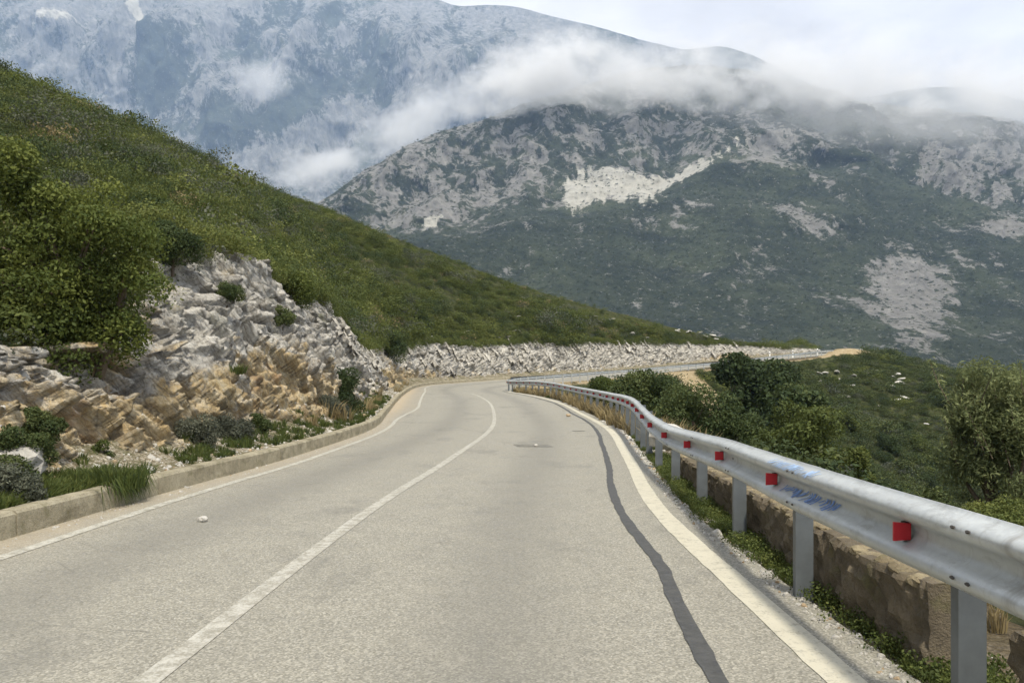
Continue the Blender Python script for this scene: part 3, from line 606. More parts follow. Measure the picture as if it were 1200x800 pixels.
# rear massif
pxs2 = np.linspace(-450, 1650, 900); NT2 = 260; tt2 = np.linspace(0, 1, NT2)
skyA = smoothcurve([(-500, -60), (-50, -55), (200, -50), (400, -28), (500, -2), (532, 8), (570, 8), (605, 11), (640, 20), (700, 34), (760, 51), (800, 59), (850, 56), (890, 70), (940, 97), (1000, 116), (1060, 108), (1140, 105), (1200, 121), (1300, 138), (1700, 160)], pxs2)
base2 = 430.0
PY = base2 + (skyA[None, :] - base2) * tt2[:, None]; PX = np.repeat(pxs2[None, :], NT2, 0)
f = (base2 - PY) / 500
Zd = 3700 + 2200 * f + 360 * np.sin(PX / 260) * 0.4
P = np.stack([(PX - 600) / FPX * Zd, Zd, CAM_H + (HORIZON - PY) / FPX * Zd], -1).reshape(-1, 3)
PA = P * 0.7; e0, e1, e2 = fbm(PA * (0.0013, 0.0007, 0.0008) + 3, 5), ridged(PA * (0.0026, 0.001, 0.0011) + 1, 6), fbm(PA * 0.006, 4)
T = np.repeat(tt2, len(pxs2)); amp = T ** 0.4 * (1 - 0.95 * sstep(0.72, 1, T))
P[:, 1] += amp * (430 * e0 - 420 * e1 + 75 * e2 - 130 * ridged(np.stack([PX.ravel() * 0.022 + PY.ravel() * 0.008, PY.ravel() * 0.004, 0 * PX.ravel()], 1), 4)); P[:, 2] += amp * (85 * e1 + 21 * e2)
pxF, pyF = PX.ravel(), PY.ravel()
rk = 0.50 + 0.6 * fbm(PA * (0.004, 0.0015, 0.0025) + 8, 6) + 0.25 * e1 + 0.35 * fbm(PA * (0.012, 0.004, 0.006), 4) + 0.3 * fbm(PA * (0.03, 0.01, 0.012) + 4, 3)
rk -= 0.45 * blob(215, 110, 45, 75, 20) + 0.45 * blob(360, 150, 55, 30, -35) + 0.45 * blob(290, 170, 60, 30, 10) + 0.35 * blob(470, 85, 30, 60, 35) + 0.3 * blob(380, 30, 40, 25) + 0.25 * blob(560, 90, 60, 30, -30)
rk -= 0.45 * sstep(780, 900, pxF)
scr = 0.9 * blob(180, 40, 9, 30, -20) + 0.55 * blob(232, 160, 32, 20, 20) + 0.5 * blob(100, 60, 45, 40) - 0.2 + 0.35 * e2 + 0.25 * e1
o = obj('mountain', mesh('mountain', P, grid_faces(NT2, len(pxs2))[:, ::-1], M['amass'], {'rock': rk, 'scree': scr}, True))
tag(o, 'high pale blue limestone massif behind the drifting mist', kind='structure')
# valley floor under everything
g = 7500.0
o = obj('ground', mesh('ground', [(-g, -2900, -260), (g, -2900, -260), (g, 6300, -260), (-g, 6300, -260)], [[0, 1, 2, 3]], M['earth'], {'soil': [0] * 4})); tag(o, 'valley floor', kind='structure')

# ------------------------------------------------------------------ guardrail
RL = np.array([(-8, 1.55, .86), (0, 1.62, .86), (3.0, 1.66, .86), (5.4, 1.70, .86), (7.5, 1.84, .845), (9.6, 1.97, .80), (11.5, 2.06, .775), (13.5, 2.18, .81), (16, 2.4, .88), (19.5, 2.74, .97), (24, 3.08, 1.0),
               (28, 3.28, 1.0), (35, 3.2, 1.08), (42, 2.88, 1.19), (48, 2.35, 1.34), (54, 1.55, 1.46), (59, 0.6, 1.49), (62.5, -0.2, 1.50), (64.6, -0.42, 1.55), (67, -0.15, 1.66), (70, 0.6, 1.78), (75, 2.5, 1.95), (80, 5.0, 2.15),
               (86, 8.1, 2.42), (95.5, 12.9, 2.80), (105, 19.4, 3.4), (114, 26.9, 4.02), (127, 38.4, 5.25), (139.5, 49.9, 6.5), (150, 59.6, 7.25), (160, 65.5, 7.7), (175, 71, 8.1)])
_ry = np.linspace(-8, 175, 3000); _rx = spline(RL[:, 0], RL[:, 1], _ry); _rz = spline(RL[:, 0], RL[:, 2], _ry)
_ra = np.concatenate([[0], np.cumsum(np.hypot(np.diff(_rx), np.diff(_ry)))])
def rail(a):
    a = np.asarray(a, float); y = np.interp(a, _ra, _ry); x = np.interp(a, _ra, _rx); zt = np.interp(a, _ra, _rz)
    e = 0.3; tx = np.interp(a + e, _ra, _rx) - np.interp(a - e, _ra, _rx); ty = np.interp(a + e, _ra, _ry) - np.interp(a - e, _ra, _ry); n = np.hypot(tx, ty)
    return x, y, zt, tx / n, ty / n
# W profile: (outwards from the road side, height below top)
_wh = np.array([0, .012, .034, .052, .070, .088, .128, .143, .158, .173, .188, .228, .246, .264, .282, .304, .316]); _wd = np.array([.080, .070, .022, .004, 0, .008, .074, .082, .083, .082, .074, .008, 0, .004, .022, .070, .080])
_wq = np.linspace(0, 0.316, 41); WP = np.stack([spline(_wh, _wd, _wq), -_wq], 1)
def rail_seg(a0, a1, off=0.0):
    n = max(6, int((a1 - a0) / 0.35)); aa = np.linspace(a0, a1, n); x, y, zt, tx, ty = rail(aa)
    rx, ry = ty, -tx                                   # to the right, away from the road
    cols = [np.stack([x + rx * (p + off), y + ry * (p + off), zt + h], 1) for p, h in WP] + [np.stack([x + rx * (p + off + 0.004), y + ry * (p + off + 0.004), zt + h], 1) for p, h in WP[::-1]]
    V = np.stack(cols + [cols[0]], 1); V += 0.004 * fbm(V.reshape(-1, 3) * 1.1, 2).reshape(n, -1, 1)
    return mesh('rail_segment', V.reshape(-1, 3), grid_faces(n, len(cols) + 1), M['galv'], None, True)
guard = empty('guardrail', (1.62, 0, 0)); tag(guard, 'galvanised steel guardrail with red reflectors along the outer road edge', 'guardrail')
guard_far = empty('guardrail', (0.6, 70, 0.9)); tag(guard_far, 'far stretch of galvanised guardrail seen from behind beyond the bend', 'guardrail')
def put(o, p):                                          # parent without moving
    o.parent = p; o.matrix_parent_inverse = Matrix.Translation(-p.location); return o
A_SPLIT = np.interp(66.2, _ry, _ra); A_END = _ra[-1]
a = 0.9; k = 0
while a < A_END - 1:
    b = min(a + 4.06, A_END - 0.2) if a + 4.06 < A_SPLIT or a > A_SPLIT - 0.1 else A_SPLIT
    put(obj('rail_segment', rail_seg(a, b, 0.0045 * (k % 2))), guard if a < A_SPLIT - 0.1 else guard_far)
    a = b - (0.06 if b < A_SPLIT - 0.1 or b > A_SPLIT + 0.1 else 0.0); k += 1
def post_mesh():
    h = 1.25; pr = [(-0.03, -0.055), (0.03, -0.055), (0.03, -0.049), (-0.024, -0.049), (-0.024, 0.049), (0.03, 0.049), (0.03, 0.055), (-0.03, 0.055)]
    pr = [(0.075 + b * 1.0 + 0.0, a) for a, b in pr]     # local x away from the road, y along
    n = len(pr); V = [(x, y, 0) for x, y in pr] + [(x, y, -h) for x, y in pr]
    F = [[i, (i + 1) % n, n + (i + 1) % n, n + i] for i in range(n)] + [list(range(n))[::-1]]
    return mesh('post', V, F, mat_plain('post_steel', (0.115, 0.13, 0.14), 0.5, 0.3, var=0.2, scale=5))
def box_mesh(name, c, sz, mat, taper=0.0):
    x, y, z = c; a, b, d = (q / 2 for q in sz); t = 1 - taper
    V = [(x-a, y-b, z-d), (x+a*t, y-b, z-d*t), (x+a*t, y+b, z-d*t), (x-a, y+b, z-d), (x-a, y-b, z+d), (x+a*t, y-b, z+d*t), (x+a*t, y+b, z+d*t), (x-a, y+b, z+d)]
    return mesh(name, V, [[0, 3, 2, 1], [4, 5, 6, 7], [0, 1, 5, 4], [1, 2, 6, 5], [2, 3, 7, 6], [3, 0, 4, 7]], mat)
PM = post_mesh(); PMF = PM.copy(); PMF.materials.clear(); PMF.materials.append(M['galv']); SP = box_mesh('spacer', (0.116, 0, -0.16), (0.05, 0.09, 0.2), M['galv'])
REF = box_mesh('reflector', (0.030, 0, 0), (0.080, 0.012, 0.082), M['red'], 0.14); BRK = box_mesh('bracket', (0.055, 0.022, 0), (0.03, 0.035, 0.08), M['dark'])
def slot_mesh():
    V, F = [], []; n = 12
    for k in range(n): V.append((0.0, 0.017 * math.cos(k * 2 * math.pi / n), 0.0075 * math.sin(k * 2 * math.pi / n)))
    for k in range(n): V.append((-0.005, 0.012 * math.cos(k * 2 * math.pi / n), 0.005 * math.sin(k * 2 * math.pi / n)))
    F = [[k, (k + 1) % n, n + (k + 1) % n, n + k] for k in range(n)] + [[n + k for k in range(n)]]
    return mesh('bolt', V, F, M['hole'])
SL = slot_mesh()
a = np.interp(1.35, _ry, _ra)
while a < A_END - 1:
    x, y, zt, tx, ty = [float(q) for q in rail(a)]; ang = math.atan2(-tx, ty); par = guard if a < A_SPLIT else guard_far
    def place(name, me, dz=0.0, da=0.0, dr=0.0, rot=0.0, par2=None):
        o = obj(name, me); xx, yy, zz, txx, tyy = [float(q) for q in rail(a + da)]
        o.matrix_world = Matrix.Translation((xx + tyy * dr, yy - txx * dr, zz + dz)) @ Matrix.Rotation(math.atan2(-txx, tyy), 4, 'Z') @ Matrix.Rotation(rot, 4, 'Y')
        bpy.context.view_layer.update() if False else None
        if par2 is None: put(o, par)
        else:
            mw = o.matrix_world.copy(); o.parent = par2; o.matrix_parent_inverse = (par2_mw(par2)).inverted()
        return o
    def par2_mw(p): return Matrix.Translation(p.location) @ p.rotation_euler.to_matrix().to_4x4()
    place('post', PM if y < 64 else PMF, -0.035, 0, 0.068); 
    if y < 60: place('spacer', SP, 0, 0, 0)
    r = place('reflector', REF, -0.157, 0.33) if y < 64 else None
    if y < 34:
        place('bracket', BRK, -0.157, 0.33, 0, 0, r)
    if y < 16:
        for dz, dr, rt in ((-0.055, 0.0115, R(38)), (-0.245, 0.0075, R(12))):
            for da in (-0.27, -0.16): place('bolt', SL, dz + 0.0, da, dr - 0.012 if dz > -0.1 else dr - 0.010, rt)
    a += 2.03
# blue spray paint on the rail near the third post
def spray(name, a0, a1, h0, h1, mat, strokes, seed, par):
    r = np.random.default_rng(seed); V, F = [], []
    for k in range(strokes):
        ac = a0 + (a1 - a0) * (k + 0.5) / strokes + r.normal() * 0.008; ln = (a1 - a0) / strokes * r.uniform(0.5, 1.5)
        ha, hb = h0 + (h1 - h0) * r.uniform(0, 0.35), h0 + (h1 - h0) * r.uniform(0.6, 1.0); wd = r.uniform(0.007, 0.016); n = 6; b = len(V)
        for j in range(n + 1):
            t = j / n; h = ha + (hb - ha) * t; aa = ac + ln * (t - 0.5) * 1.0 + 0.012 * math.sin(3 * t + k)
            x, y, zt, tx, ty = [float(q) for q in rail(aa)]; p = float(np.interp(-h, -WP[::-1, 1][::-1], WP[:, 0])) - 0.0045
            for sgn in (-1, 1): V.append((x + ty * p + tx * sgn * wd, y - tx * p + ty * sgn * wd, zt + h))
        F += [[b + 2*j, b + 2*j + 1, b + 2*j + 3, b + 2*j + 2] for j in range(n)]
    put(obj(name, mesh(name, V, F, mat)), par)
aY = lambda yy: float(np.interp(yy, _ry, _ra))
spray('graffiti', aY(4.78), aY(5.75), -0.012, -0.06, M['lightblue'], 20, 5, guard)
spray('graffiti', aY(4.55), aY(5.55), -0.155, -0.215, M['blue'], 20, 6, guard)

# ------------------------------------------------------------------ leaf and stone shapes
import bmesh
def bvh_of(o):
    return [tuple(v.co) for v in o.data.vertices], [tuple(p.vertices) for p in o.data.polygons]
_vs, _fs = [], []
for o in (rock, hill, bpy.data.objects['verge'], bpy.data.objects['valley_slope'], bpy.data.objects['road_shoulder'], road_o):
    v, f_ = bvh_of(o); b = len(_vs); _vs += v; _fs += [tuple(i + b for i in q) for q in f_]
LAND = BVHTree.FromPolygons(_vs, _fs); del _vs, _fs
EYE = Vector((0, 0, CAM_H))
def hit(px, py):
    """the spot on the land that lies there in the photograph: (point, normal)"""
    h = LAND.ray_cast(EYE, Vector(((px - 600) / FPX, 1, (HORIZON - py) / FPX)).normalized())
    return (h[0], h[1]) if h[0] else (None, None)
def drop(x, y, top=90):
    h = LAND.ray_cast(Vector((x, y, top)), Vector((0, 0, -1))); return h[0].z if h[0] else 0.0

def leaf_mesh(name, lobes, n, leaf, mat, seed, shell=0.5, narrow=0.5, up=0.25, tonevar=0.5):
    """n leaf quads spread through the outer part of overlapping lobes: lobes = (cx, cy, cz, rx, ry, rz)"""
    r = np.random.default_rng(seed); lb = np.array(lobes, float); wgt = (lb[:, 3] * lb[:, 5]); pick = r.choice(len(lb), n, p=wgt / wgt.sum())
    d = r.normal(size=(n, 3)); d[:, 2] += up; d /= np.linalg.norm(d, axis=1)[:, None]
    rad = shell + (1.06 - shell) * r.random(n) ** 0.6
    rad *= 1 + 0.22 * perlin(d * 2.6 + pick[:, None] * 3.7)
    c = lb[pick, :3] + d * lb[pick, 3:] * rad[:, None]
    nr = d * 0.9 + r.normal(size=(n, 3)) * 0.75; nr /= np.linalg.norm(nr, axis=1)[:, None]
    t = np.cross(nr, r.normal(size=(n, 3))); t /= np.linalg.norm(t, axis=1)[:, None]; b = np.cross(nr, t)
    ln = leaf * r.uniform(0.6, 1.35, n)[:, None]; wd = ln * narrow
    V = np.stack([c - t * ln * 0.5, c + b * wd * 0.5 + nr * ln * 0.08, c + t * ln * 0.5, c - b * wd * 0.5 + nr * ln * 0.08], 1).reshape(-1, 3)
    lt = r.random(len(lb)); tone = np.clip(lt[pick] * tonevar + r.random(n) * (1 - tonevar), 0, 1)
    return mesh(name, V, np.arange(4 * n).reshape(n, 4), mat, {'tone': np.repeat(tone, 4)})
def tubes(name, paths, mat):
    V, F = [], []
    for pts, r0, r1 in paths:
        pts = [Vector(p) for p in pts]; n = 6; b0 = len(V)
        for j, p in enumerate(pts):
            dr = (pts[min(j + 1, len(pts) - 1)] - pts[max(j - 1, 0)]).normalized(); u = dr.orthogonal().normalized(); v = dr.cross(u); rr = r0 + (r1 - r0) * j / (len(pts) - 1)
            for k in range(n): V.append(p + (u * math.cos(k * 2 * math.pi / n) + v * math.sin(k * 2 * math.pi / n)) * rr)
        for j in range(len(pts) - 1):
            F += [[b0 + j*n + k, b0 + j*n + (k+1) % n, b0 + (j+1)*n + (k+1) % n, b0 + (j+1)*n + k] for k in range(n)]
    return mesh(name, V, F, mat, None, True)
def rand_lobes(r, n, wx, wy, h, size, low=0.15):
    out = []
    for k in range(n):
        a = r.uniform(0, 2 * math.pi); q = math.sqrt(r.random()); zz = low + (0.95 - low) * r.random()
        env = math.sqrt(max(0.05, 1 - ((zz - 0.42) / 0.62) ** 2))
        s = size * r.uniform(0.65, 1.3)
        out.append((wx * q * env * math.cos(a), wy * q * env * math.sin(a), h * zz, s, s, s * r.uniform(0.7, 1.0)))
    return out
def plant(name, loc, wx, h, mat, seed, label, cat, leaf=0.07, n=3500, lobes=18, size=0.32, wy=None, group=None, crown='foliage', stem='stem', shell=0.45, narrow=0.5, low=0.15, thick=0.03, lean=0.0, nmax=13000, fill=2.3):
    r = np.random.default_rng(seed); wy = wy or wx
    root = empty(name, tuple(loc)); tag(root, label, cat, group)
    lb = rand_lobes(r, lobes, wx * 0.78, wy * 0.78, h * 0.92, size * min(wx, h) * 1.25, low)
    need = fill * 4 * math.pi * (0.5 * (wx + h / 2)) ** 2 / (0.55 * narrow * leaf * leaf); n = int(min(max(n, need), nmax)); leaf *= max(1.0, math.sqrt(min(need, 60000) / n))
    lb = [(a + lean * c, b, c, d, e, f_) for a, b, c, d, e, f_ in lb]
    obj(crown, leaf_mesh(crown, lb, n, leaf, mat, seed, shell, narrow), root)
    paths = []
    fork = (0.1 * lean * h, 0, h * 0.28)
    paths.append(([(0, 0, -0.25), (0.02 * h, 0.01 * h, h * 0.12), fork], thick * 1.2, thick * 0.85))
    for q in lb[:max(6, lobes // 2)]:
        m = (fork[0] * 0.5 + q[0] * 0.55 + r.normal() * 0.05, q[1] * 0.5 + r.normal() * 0.05, (fork[2] + q[2]) * 0.5)
        paths.append(([fork, m, q[:3]], thick * 0.7, thick * 0.18))
    obj(stem, tubes(stem, paths, M['bark']), root)
    return root
def stone_mesh(k, mat, flat=0.7, rough=0.3):
    bm = bmesh.new(); bmesh.ops.create_icosphere(bm, subdivisions=2, radius=0.5)
    co = np.array([v.co for v in bm.verts]); f1, f2, vv_ = worley(co * 1.7 + 13.1 * k)
    fh_, _ = facets(co * 2.2 + 5.3 * k); sc_ = 1 + rough * (vv_ - 0.5) + 0.2 * fbm(co * 1.6 + 7.7 * k, 3) + 0.22 * fh_
    for v, q, s_ in zip(bm.verts, co, sc_):
        p = q * s_; p = np.sign(p) * np.minimum(np.abs(p), 0.43); v.co = (p[0], p[1] * 0.85, p[2] * flat)
    me = bpy.data.meshes.new('stone'); bm.to_mesh(me); bm.free(); me.materials.append(mat); return me
STONES = [stone_mesh(k, M['stone']) for k in range(6)]; OSTONES = [stone_mesh(k + 9, M['ochre']) for k in range(4)]
def blade_mesh(name, n, h, spread, mat, seed, wd=0.007):
    r = np.random.default_rng(seed); V, F, tone = [], [], []
    for k in range(n):
        a = r.uniform(0, 6.283); q = spread * math.sqrt(r.random()) * 0.55; b = np.array([q * math.cos(a), q * math.sin(a), -0.02]); hh = h * r.uniform(0.45, 1.15)
        ln = np.array([math.cos(a), math.sin(a), 0]) * hh * r.uniform(0.1, 0.75) + r.normal(size=3) * (0.12 * hh, 0.12 * hh, 0)
        a2 = r.uniform(0, 6.283); sd_ = np.array([math.cos(a2), math.sin(a2), 0]) * wd; i = len(V); m = b + ln * 0.35 + (0, 0, hh * 0.65); t = b + ln + (0, 0, hh * 0.95)
        V += [b - sd_, b + sd_, m + sd_ * 0.8, m - sd_ * 0.8, t]; F += [[i, i+1, i+2, i+3], [i+3, i+2, i+4]]; tone += [r.random()] * 5
    return mesh(name, V, F, mat, {'tone': tone})

def scatter(name, pts, rots, scls, idx, protos, kind='stuff', label=None):
    """one object whose vertices each carry one copy of a small shape"""
    me = bpy.data.meshes.new(name); me.vertices.add(len(pts)); me.vertices.foreach_set('co', np.asarray(pts, np.float32).ravel())
    a = me.attributes.new('rot', 'FLOAT_VECTOR', 'POINT'); a.data.foreach_set('vector', np.asarray(rots, np.float32).ravel())
    a = me.attributes.new('scl', 'FLOAT_VECTOR', 'POINT'); a.data.foreach_set('vector', np.asarray(scls, np.float32).ravel())
    a = me.attributes.new('idx', 'INT', 'POINT'); a.data.foreach_set('value', np.asarray(idx, np.int32))
    o = obj(name, me)
    ng = bpy.data.node_groups.new(name, 'GeometryNodeTree')
    ng.interface.new_socket('Geometry', in_out='INPUT', socket_type='NodeSocketGeometry'); ng.interface.new_socket('Geometry', in_out='OUTPUT', socket_type='NodeSocketGeometry')
    N = ng.nodes.new; gi, go = N('NodeGroupInput'), N('NodeGroupOutput'); iop = N('GeometryNodeInstanceOnPoints'); join = N('GeometryNodeJoinGeometry')
    for me_ in protos[::-1]:
        po = bpy.data.objects.new(me_.name, me_); oi = N('GeometryNodeObjectInfo'); oi.inputs['Object'].default_value = po; oi.inputs['As Instance'].default_value = True
        ng.links.new(oi.outputs['Geometry'], join.inputs[0])
    def na(n, t):
        q = N('GeometryNodeInputNamedAttribute'); q.data_type = t; q.inputs['Name'].default_value = n; return q.outputs['Attribute']
    ng.links.new(gi.outputs[0], iop.inputs['Points']); ng.links.new(join.outputs[0], iop.inputs['Instance']); iop.inputs['Pick Instance'].default_value = True
    ng.links.new(na('idx', 'INT'), iop.inputs['Instance Index']); ng.links.new(na('rot', 'FLOAT_VECTOR'), iop.inputs['Rotation']); ng.links.new(na('scl', 'FLOAT_VECTOR'), iop.inputs['Scale'])
    ng.links.new(iop.outputs[0], go.inputs[0])
    md = o.modifiers.new('scatter', 'NODES'); md.node_group = ng
    tag(o, label, kind=kind); return o
def clump(k, mat, n, leaf, size=1.0, flat=0.75):
    r = np.random.default_rng(500 + k); lb = [(0.42 * r.normal(), 0.42 * r.normal(), 0.30 + 0.22 * r.random(), *(3 * [0.0])) for _ in range(7)]
    lb = [(a, b, c, q, q, q * flat) for (a, b, c, _, _, _), q in zip(lb, r.uniform(0.35, 0.62, 7))]
    return leaf_mesh('clump', lb, n, leaf, mat, 500 + k, 0.55, 0.6, 0.5)

# ------------------------------------------------------------------ scrub on the hillside
def hill_points(n, r):
    A, Bq = HP[:-1, :-6], HP[1:, 1:-5]; area = np.linalg.norm(np.cross(HP[1:, :-6] - A, HP[:-1, 1:-5] - A), axis=2)
    # only the side of the hill towards the road
    p = (area / area.sum()).ravel(); c = r.choice(len(p), n, p=p); i, j = np.unravel_index(c, area.shape); u, v = r.random(n)[:, None], r.random(n)[:, None]
    G = Hf.reshape(len(sh), len(hv), 3)
    return (G[i, j] * (1-u) * (1-v) + G[i+1, j] * u * (1-v) + G[i, j+1] * (1-u) * v + G[i+1, j+1] * u * v), i, j
r = np.random.default_rng(21); n = 30000
hp, hi, hj = hill_points(n, r); vis = (hp[:, 1] > 6) & (hp[:, 0] > -75); hp = hp[vis]; n = len(hp)
hs = np.clip(0.58 * np.exp(0.33 * r.normal(size=n)), 0.3, 1.35) * (1 + 0.6 * perlin(hp * 0.12)); hs *= 0.8 + 0.5 * sstep(20, 70, np.linalg.norm(hp, axis=1)); hs *= np.where(r.random(n) < 0.05, r.uniform(1.2, 1.6, n), 1.0); hs *= 1 - 0.55 * sstep(62, 84, hj[vis])
bare = fbm(hp * 0.16 + 70, 3); hs = np.where(bare > 0.42, hs * 0.45, hs)
CL = [clump(k, M['scrub'], 760, 0.085) for k in range(5)] + [clump(5, M['bush'], 760, 0.085), clump(6, M['bush'], 760, 0.085, 1, 1.0), clump(7, M['tree'], 760, 0.085, 1, 1.0), clump(8, M['greyleaf'], 380, 0.1), clump(9, M['dry'], 300, 0.09)]
rot = np.stack([r.normal(size=n) * 0.15, r.normal(size=n) * 0.15, r.uniform(0, 6.28, n)], 1)
scatter('scrub', hp + (0, 0, -0.12), rot, np.stack([hs, hs, hs * r.uniform(0.6, 1.15, n)], 1), np.where(r.random(n) + 0.5 * perlin(hp * 0.3) < 0.62, r.integers(0, 5, n), r.choice([5, 5, 6, 6, 6, 7, 7, 8, 8, 9], n)), CL, label='low dense green maquis scrub covering the hillside above the cutting')
n = 620; hp2, _, hj2 = hill_points(n * 2, r); ok = (hp2[:, 1] > 12) & (hp2[:, 0] > -70) & (hj2 < 74); hp2 = hp2[ok][:n]; n = len(hp2); hs = np.clip(0.95 * np.exp(0.3 * r.normal(size=n)), 0.6, 1.7)
BIG = [clump(200 + k, M[mn], 1500, 0.07, 1, fl) for k, (mn, fl) in enumerate((('bush', 1.1), ('bush', 0.9), ('scrub', 1.1), ('tree', 1.0), ('greyleaf', 0.9)))]
scatter('scrub', hp2 + (0, 0, -0.1), np.stack([0 * hs, 0 * hs, r.uniform(0, 6.28, n)], 1), np.stack([hs, hs, hs * r.uniform(0.8, 1.25, n)], 1), r.choice([0, 0, 1, 1, 2, 2, 3, 4], n), BIG, label='taller rounded bushes mixed into the hillside scrub')
# a fringe hanging over the top of the cutting
n = 1500; ss = r.uniform(sY(13), sY(150), n); ct = cut_top(ss); ct[:, 0] -= r.uniform(0.0, 0.9, n); ct[:, 2] += r.uniform(-0.25, 0.15, n) + 0.1
hs = r.uniform(0.3, 0.75, n); rot = np.stack([r.normal(size=n) * 0.2, r.normal(size=n) * 0.2 + 0.3, r.uniform(0, 6.28, n)], 1)
scatter('scrub', ct, rot, np.stack([hs, hs, hs], 1), r.integers(0, 5, n), CL, label='fringe of scrub along the upper edge of the cutting')

# ------------------------------------------------------------------ scrub on the valley side and the far spur
n = 62000; bx = r.uniform(2, 130, n); by = r.uniform(4, 185, n); zz, dd, yn, sd2 = bay(bx, by)
sm = soil_mask(bx, by, dd, yn)
ok = (sd2 > 0) & (dd > 1.9) & (sm < 0.4) & (bx < by * 0.75 + 6); bx, by, dd = bx[ok], by[ok], dd[ok]; n = len(bx)
bz = np.array([gz(a, b) for a, b in zip(bx, by)]); bp = np.stack([bx, by, bz - 0.1], 1)
hs = np.clip(0.6 * np.exp(0.4 * r.normal(size=n)), 0.3, 1.8) * (1 + 0.7 * perlin(bp * 0.13)); hs *= np.where(dd < 3.5, 0.5, 1) * (0.8 + 0.35 * sstep(20, 90, by))
bare = fbm(bp * 0.14 + 20, 3); hs = np.where(bare > 0.4, hs * 0.45, hs)
CLD = [clump(k + 20, M['scrub_dark'], 430, 0.115) for k in range(5)] + [clump(25, M['bush'], 430, 0.115, 1, 1.0), clump(26, M['bush'], 430, 0.115, 1, 1.0), clump(27, M['scrub'], 430, 0.115), clump(28, M['greyleaf'], 380, 0.1)]
rot = np.stack([r.normal(size=n) * 0.15, r.normal(size=n) * 0.15, r.uniform(0, 6.28, n)], 1)
scatter('scrub', bp, rot, np.stack([hs, hs, hs * r.uniform(0.6, 1.1, n)], 1), np.where(r.random(n) < 0.6, r.integers(0, 5, n), r.integers(5, 9, n)), CLD, label='dark green scrub covering the slope of the bay and the far spur')
# shrubs on the mountain across the valley
n = 42000; wgt = np.where((BROCK < 0.42) & (BP[:, 2] > -80), 1.0, 0.28); wgt *= (BP[:, 1] / 1000) ** 2; c = r.choice(len(BP), n, p=wgt / wgt.sum()); mp_ = BP[c] + r.normal(size=(n, 3)) * (2, 4, 0.5)
hs = r.uniform(1.3, 3.2, n) * (0.75 + 0.25 * mp_[:, 1] / 1000); FS = [clump(k + 40, M['farshrub'], 46, 0.42) for k in range(4)]
rot = np.stack([0 * hs, 0 * hs, r.uniform(0, 6.28, n)], 1)
scatter('far_shrubs', mp_ + (0, 0, -0.6), rot, np.stack([hs, hs, hs * r.uniform(0.7, 1.2, n)], 1), r.integers(0, 4, n), FS, label='dark shrubs dotting the mountainside across the valley')

# ------------------------------------------------------------------ trees and shrubs one can tell apart
def on_left(px, py): 
    p, _ = hit(px, py); return p
def tree_left():
    p = hit(105, 398)[0].copy(); p.z -= 0.25; p.x -= 0.25
    r = np.random.default_rng(77); root = empty('bushy_tree', p); tag(root, 'big bright green bushy tree on top of the ochre rock', 'tree')
    H = at(90, 158, p.y)[2] - p.z; lb = []
    # lobes laid out by eye: wide at the base, a tall crown to the left and a lower one to the right
    for (cx, cz, rad, cnt) in ((-0.75, 0.78, 0.75, 10), (-0.3, 0.5, 1.05, 16), (0.75, 0.55, 0.85, 12), (0.35, 0.22, 1.0, 14), (-1.1, 0.35, 0.9, 10), (-1.9, 0.55, 0.9, 9), (1.05, 0.30, 0.6, 6), (-2.4, 0.3, 0.8, 8), (0.0, 0.06, 0.8, 11), (0.8, 0.10, 0.6, 8), (-1.0, 0.08, 0.8, 10), (-1.9, 0.1, 0.8, 8)):
        for k in range(cnt):
            d = r.normal(size=3); d /= np.linalg.norm(d); q = rad * r.uniform(0.3, 0.85); s_ = r.uniform(0.24, 0.42)
            lb.append((0.86 * (cx + d[0] * q) - 0.1, d[1] * q * 1.0, max(-0.15, cz * H + d[2] * q * 0.8), s_, s_, s_ * 0.8))
    obj('crown', leaf_mesh('crown', lb, 56000, 0.062, M['tree'], 5, 0.4, 0.55, 0.4, 0.6), root)
    paths = [([(0.1, 0, -0.4), (0.0, 0, 0.5), (-0.1, 0, 1.1)], 0.11, 0.08), ([(0.3, 0.1, -0.4), (0.6, 0.1, 0.5), (0.8, 0, 1.3)], 0.08, 0.05), ([(-0.5, 0.1, -0.4), (-1.0, 0.1, 0.6), (-1.5, 0, 1.5)], 0.08, 0.05)]
    for q in lb[::3]: paths.append(([(0.0, 0, 0.8), (q[0] * 0.5, q[1] * 0.5, 0.5 + q[2] * 0.5), q[:3]], 0.035, 0.008))
    obj('trunk', tubes('trunk', paths, M['bark']), root)
tree_left()
def lp(px, py, back=0.15):
    p = on_left(px, py); return (p.x, p.y + 0.0, p.z - back)
plant('shrub', lp(202, 300), 0.6, 0.85, M['bush'], 11, 'dark green shrub at the top of the pale rock beside the bushy tree', 'shrub', 0.05, 3500, 16)
plant('shrub', lp(345, 352), 0.8, 1.0, M['tree'], 12, 'yellowish green shrub on the upper lip of the pale rock', 'shrub', 0.06, 3000, 16)
plant('shrub', lp(455, 418), 1.5, 2.2, M['bush'], 13, 'dark shrub in the notch where the high rock face ends', 'shrub', 0.085, 3500, 18)
plant('shrub', lp(402, 478), 0.75, 1.35, M['bush'], 14, 'deep green shrub growing at the foot of the grey rock', 'shrub', 0.06, 3500, 16)
plant('shrub', lp(390, 487), 0.6, 0.7, M['greyleaf'], 15, 'grey tufted shrub in front of the deep green shrub by the rock', 'shrub', 0.05, 2500, 14)
plant('shrub', lp(225, 515), 0.42, 0.48, M['greyleaf'], 16, 'dark grey shrub at the rock foot, the one nearer the bushy tree', 'shrub', 0.035, 2600, 14)
plant('shrub', lp(272, 512), 0.5, 0.55, M['greyleaf'], 17, 'dark grey shrub at the rock foot below the orange rock', 'shrub', 0.035, 3000, 16)
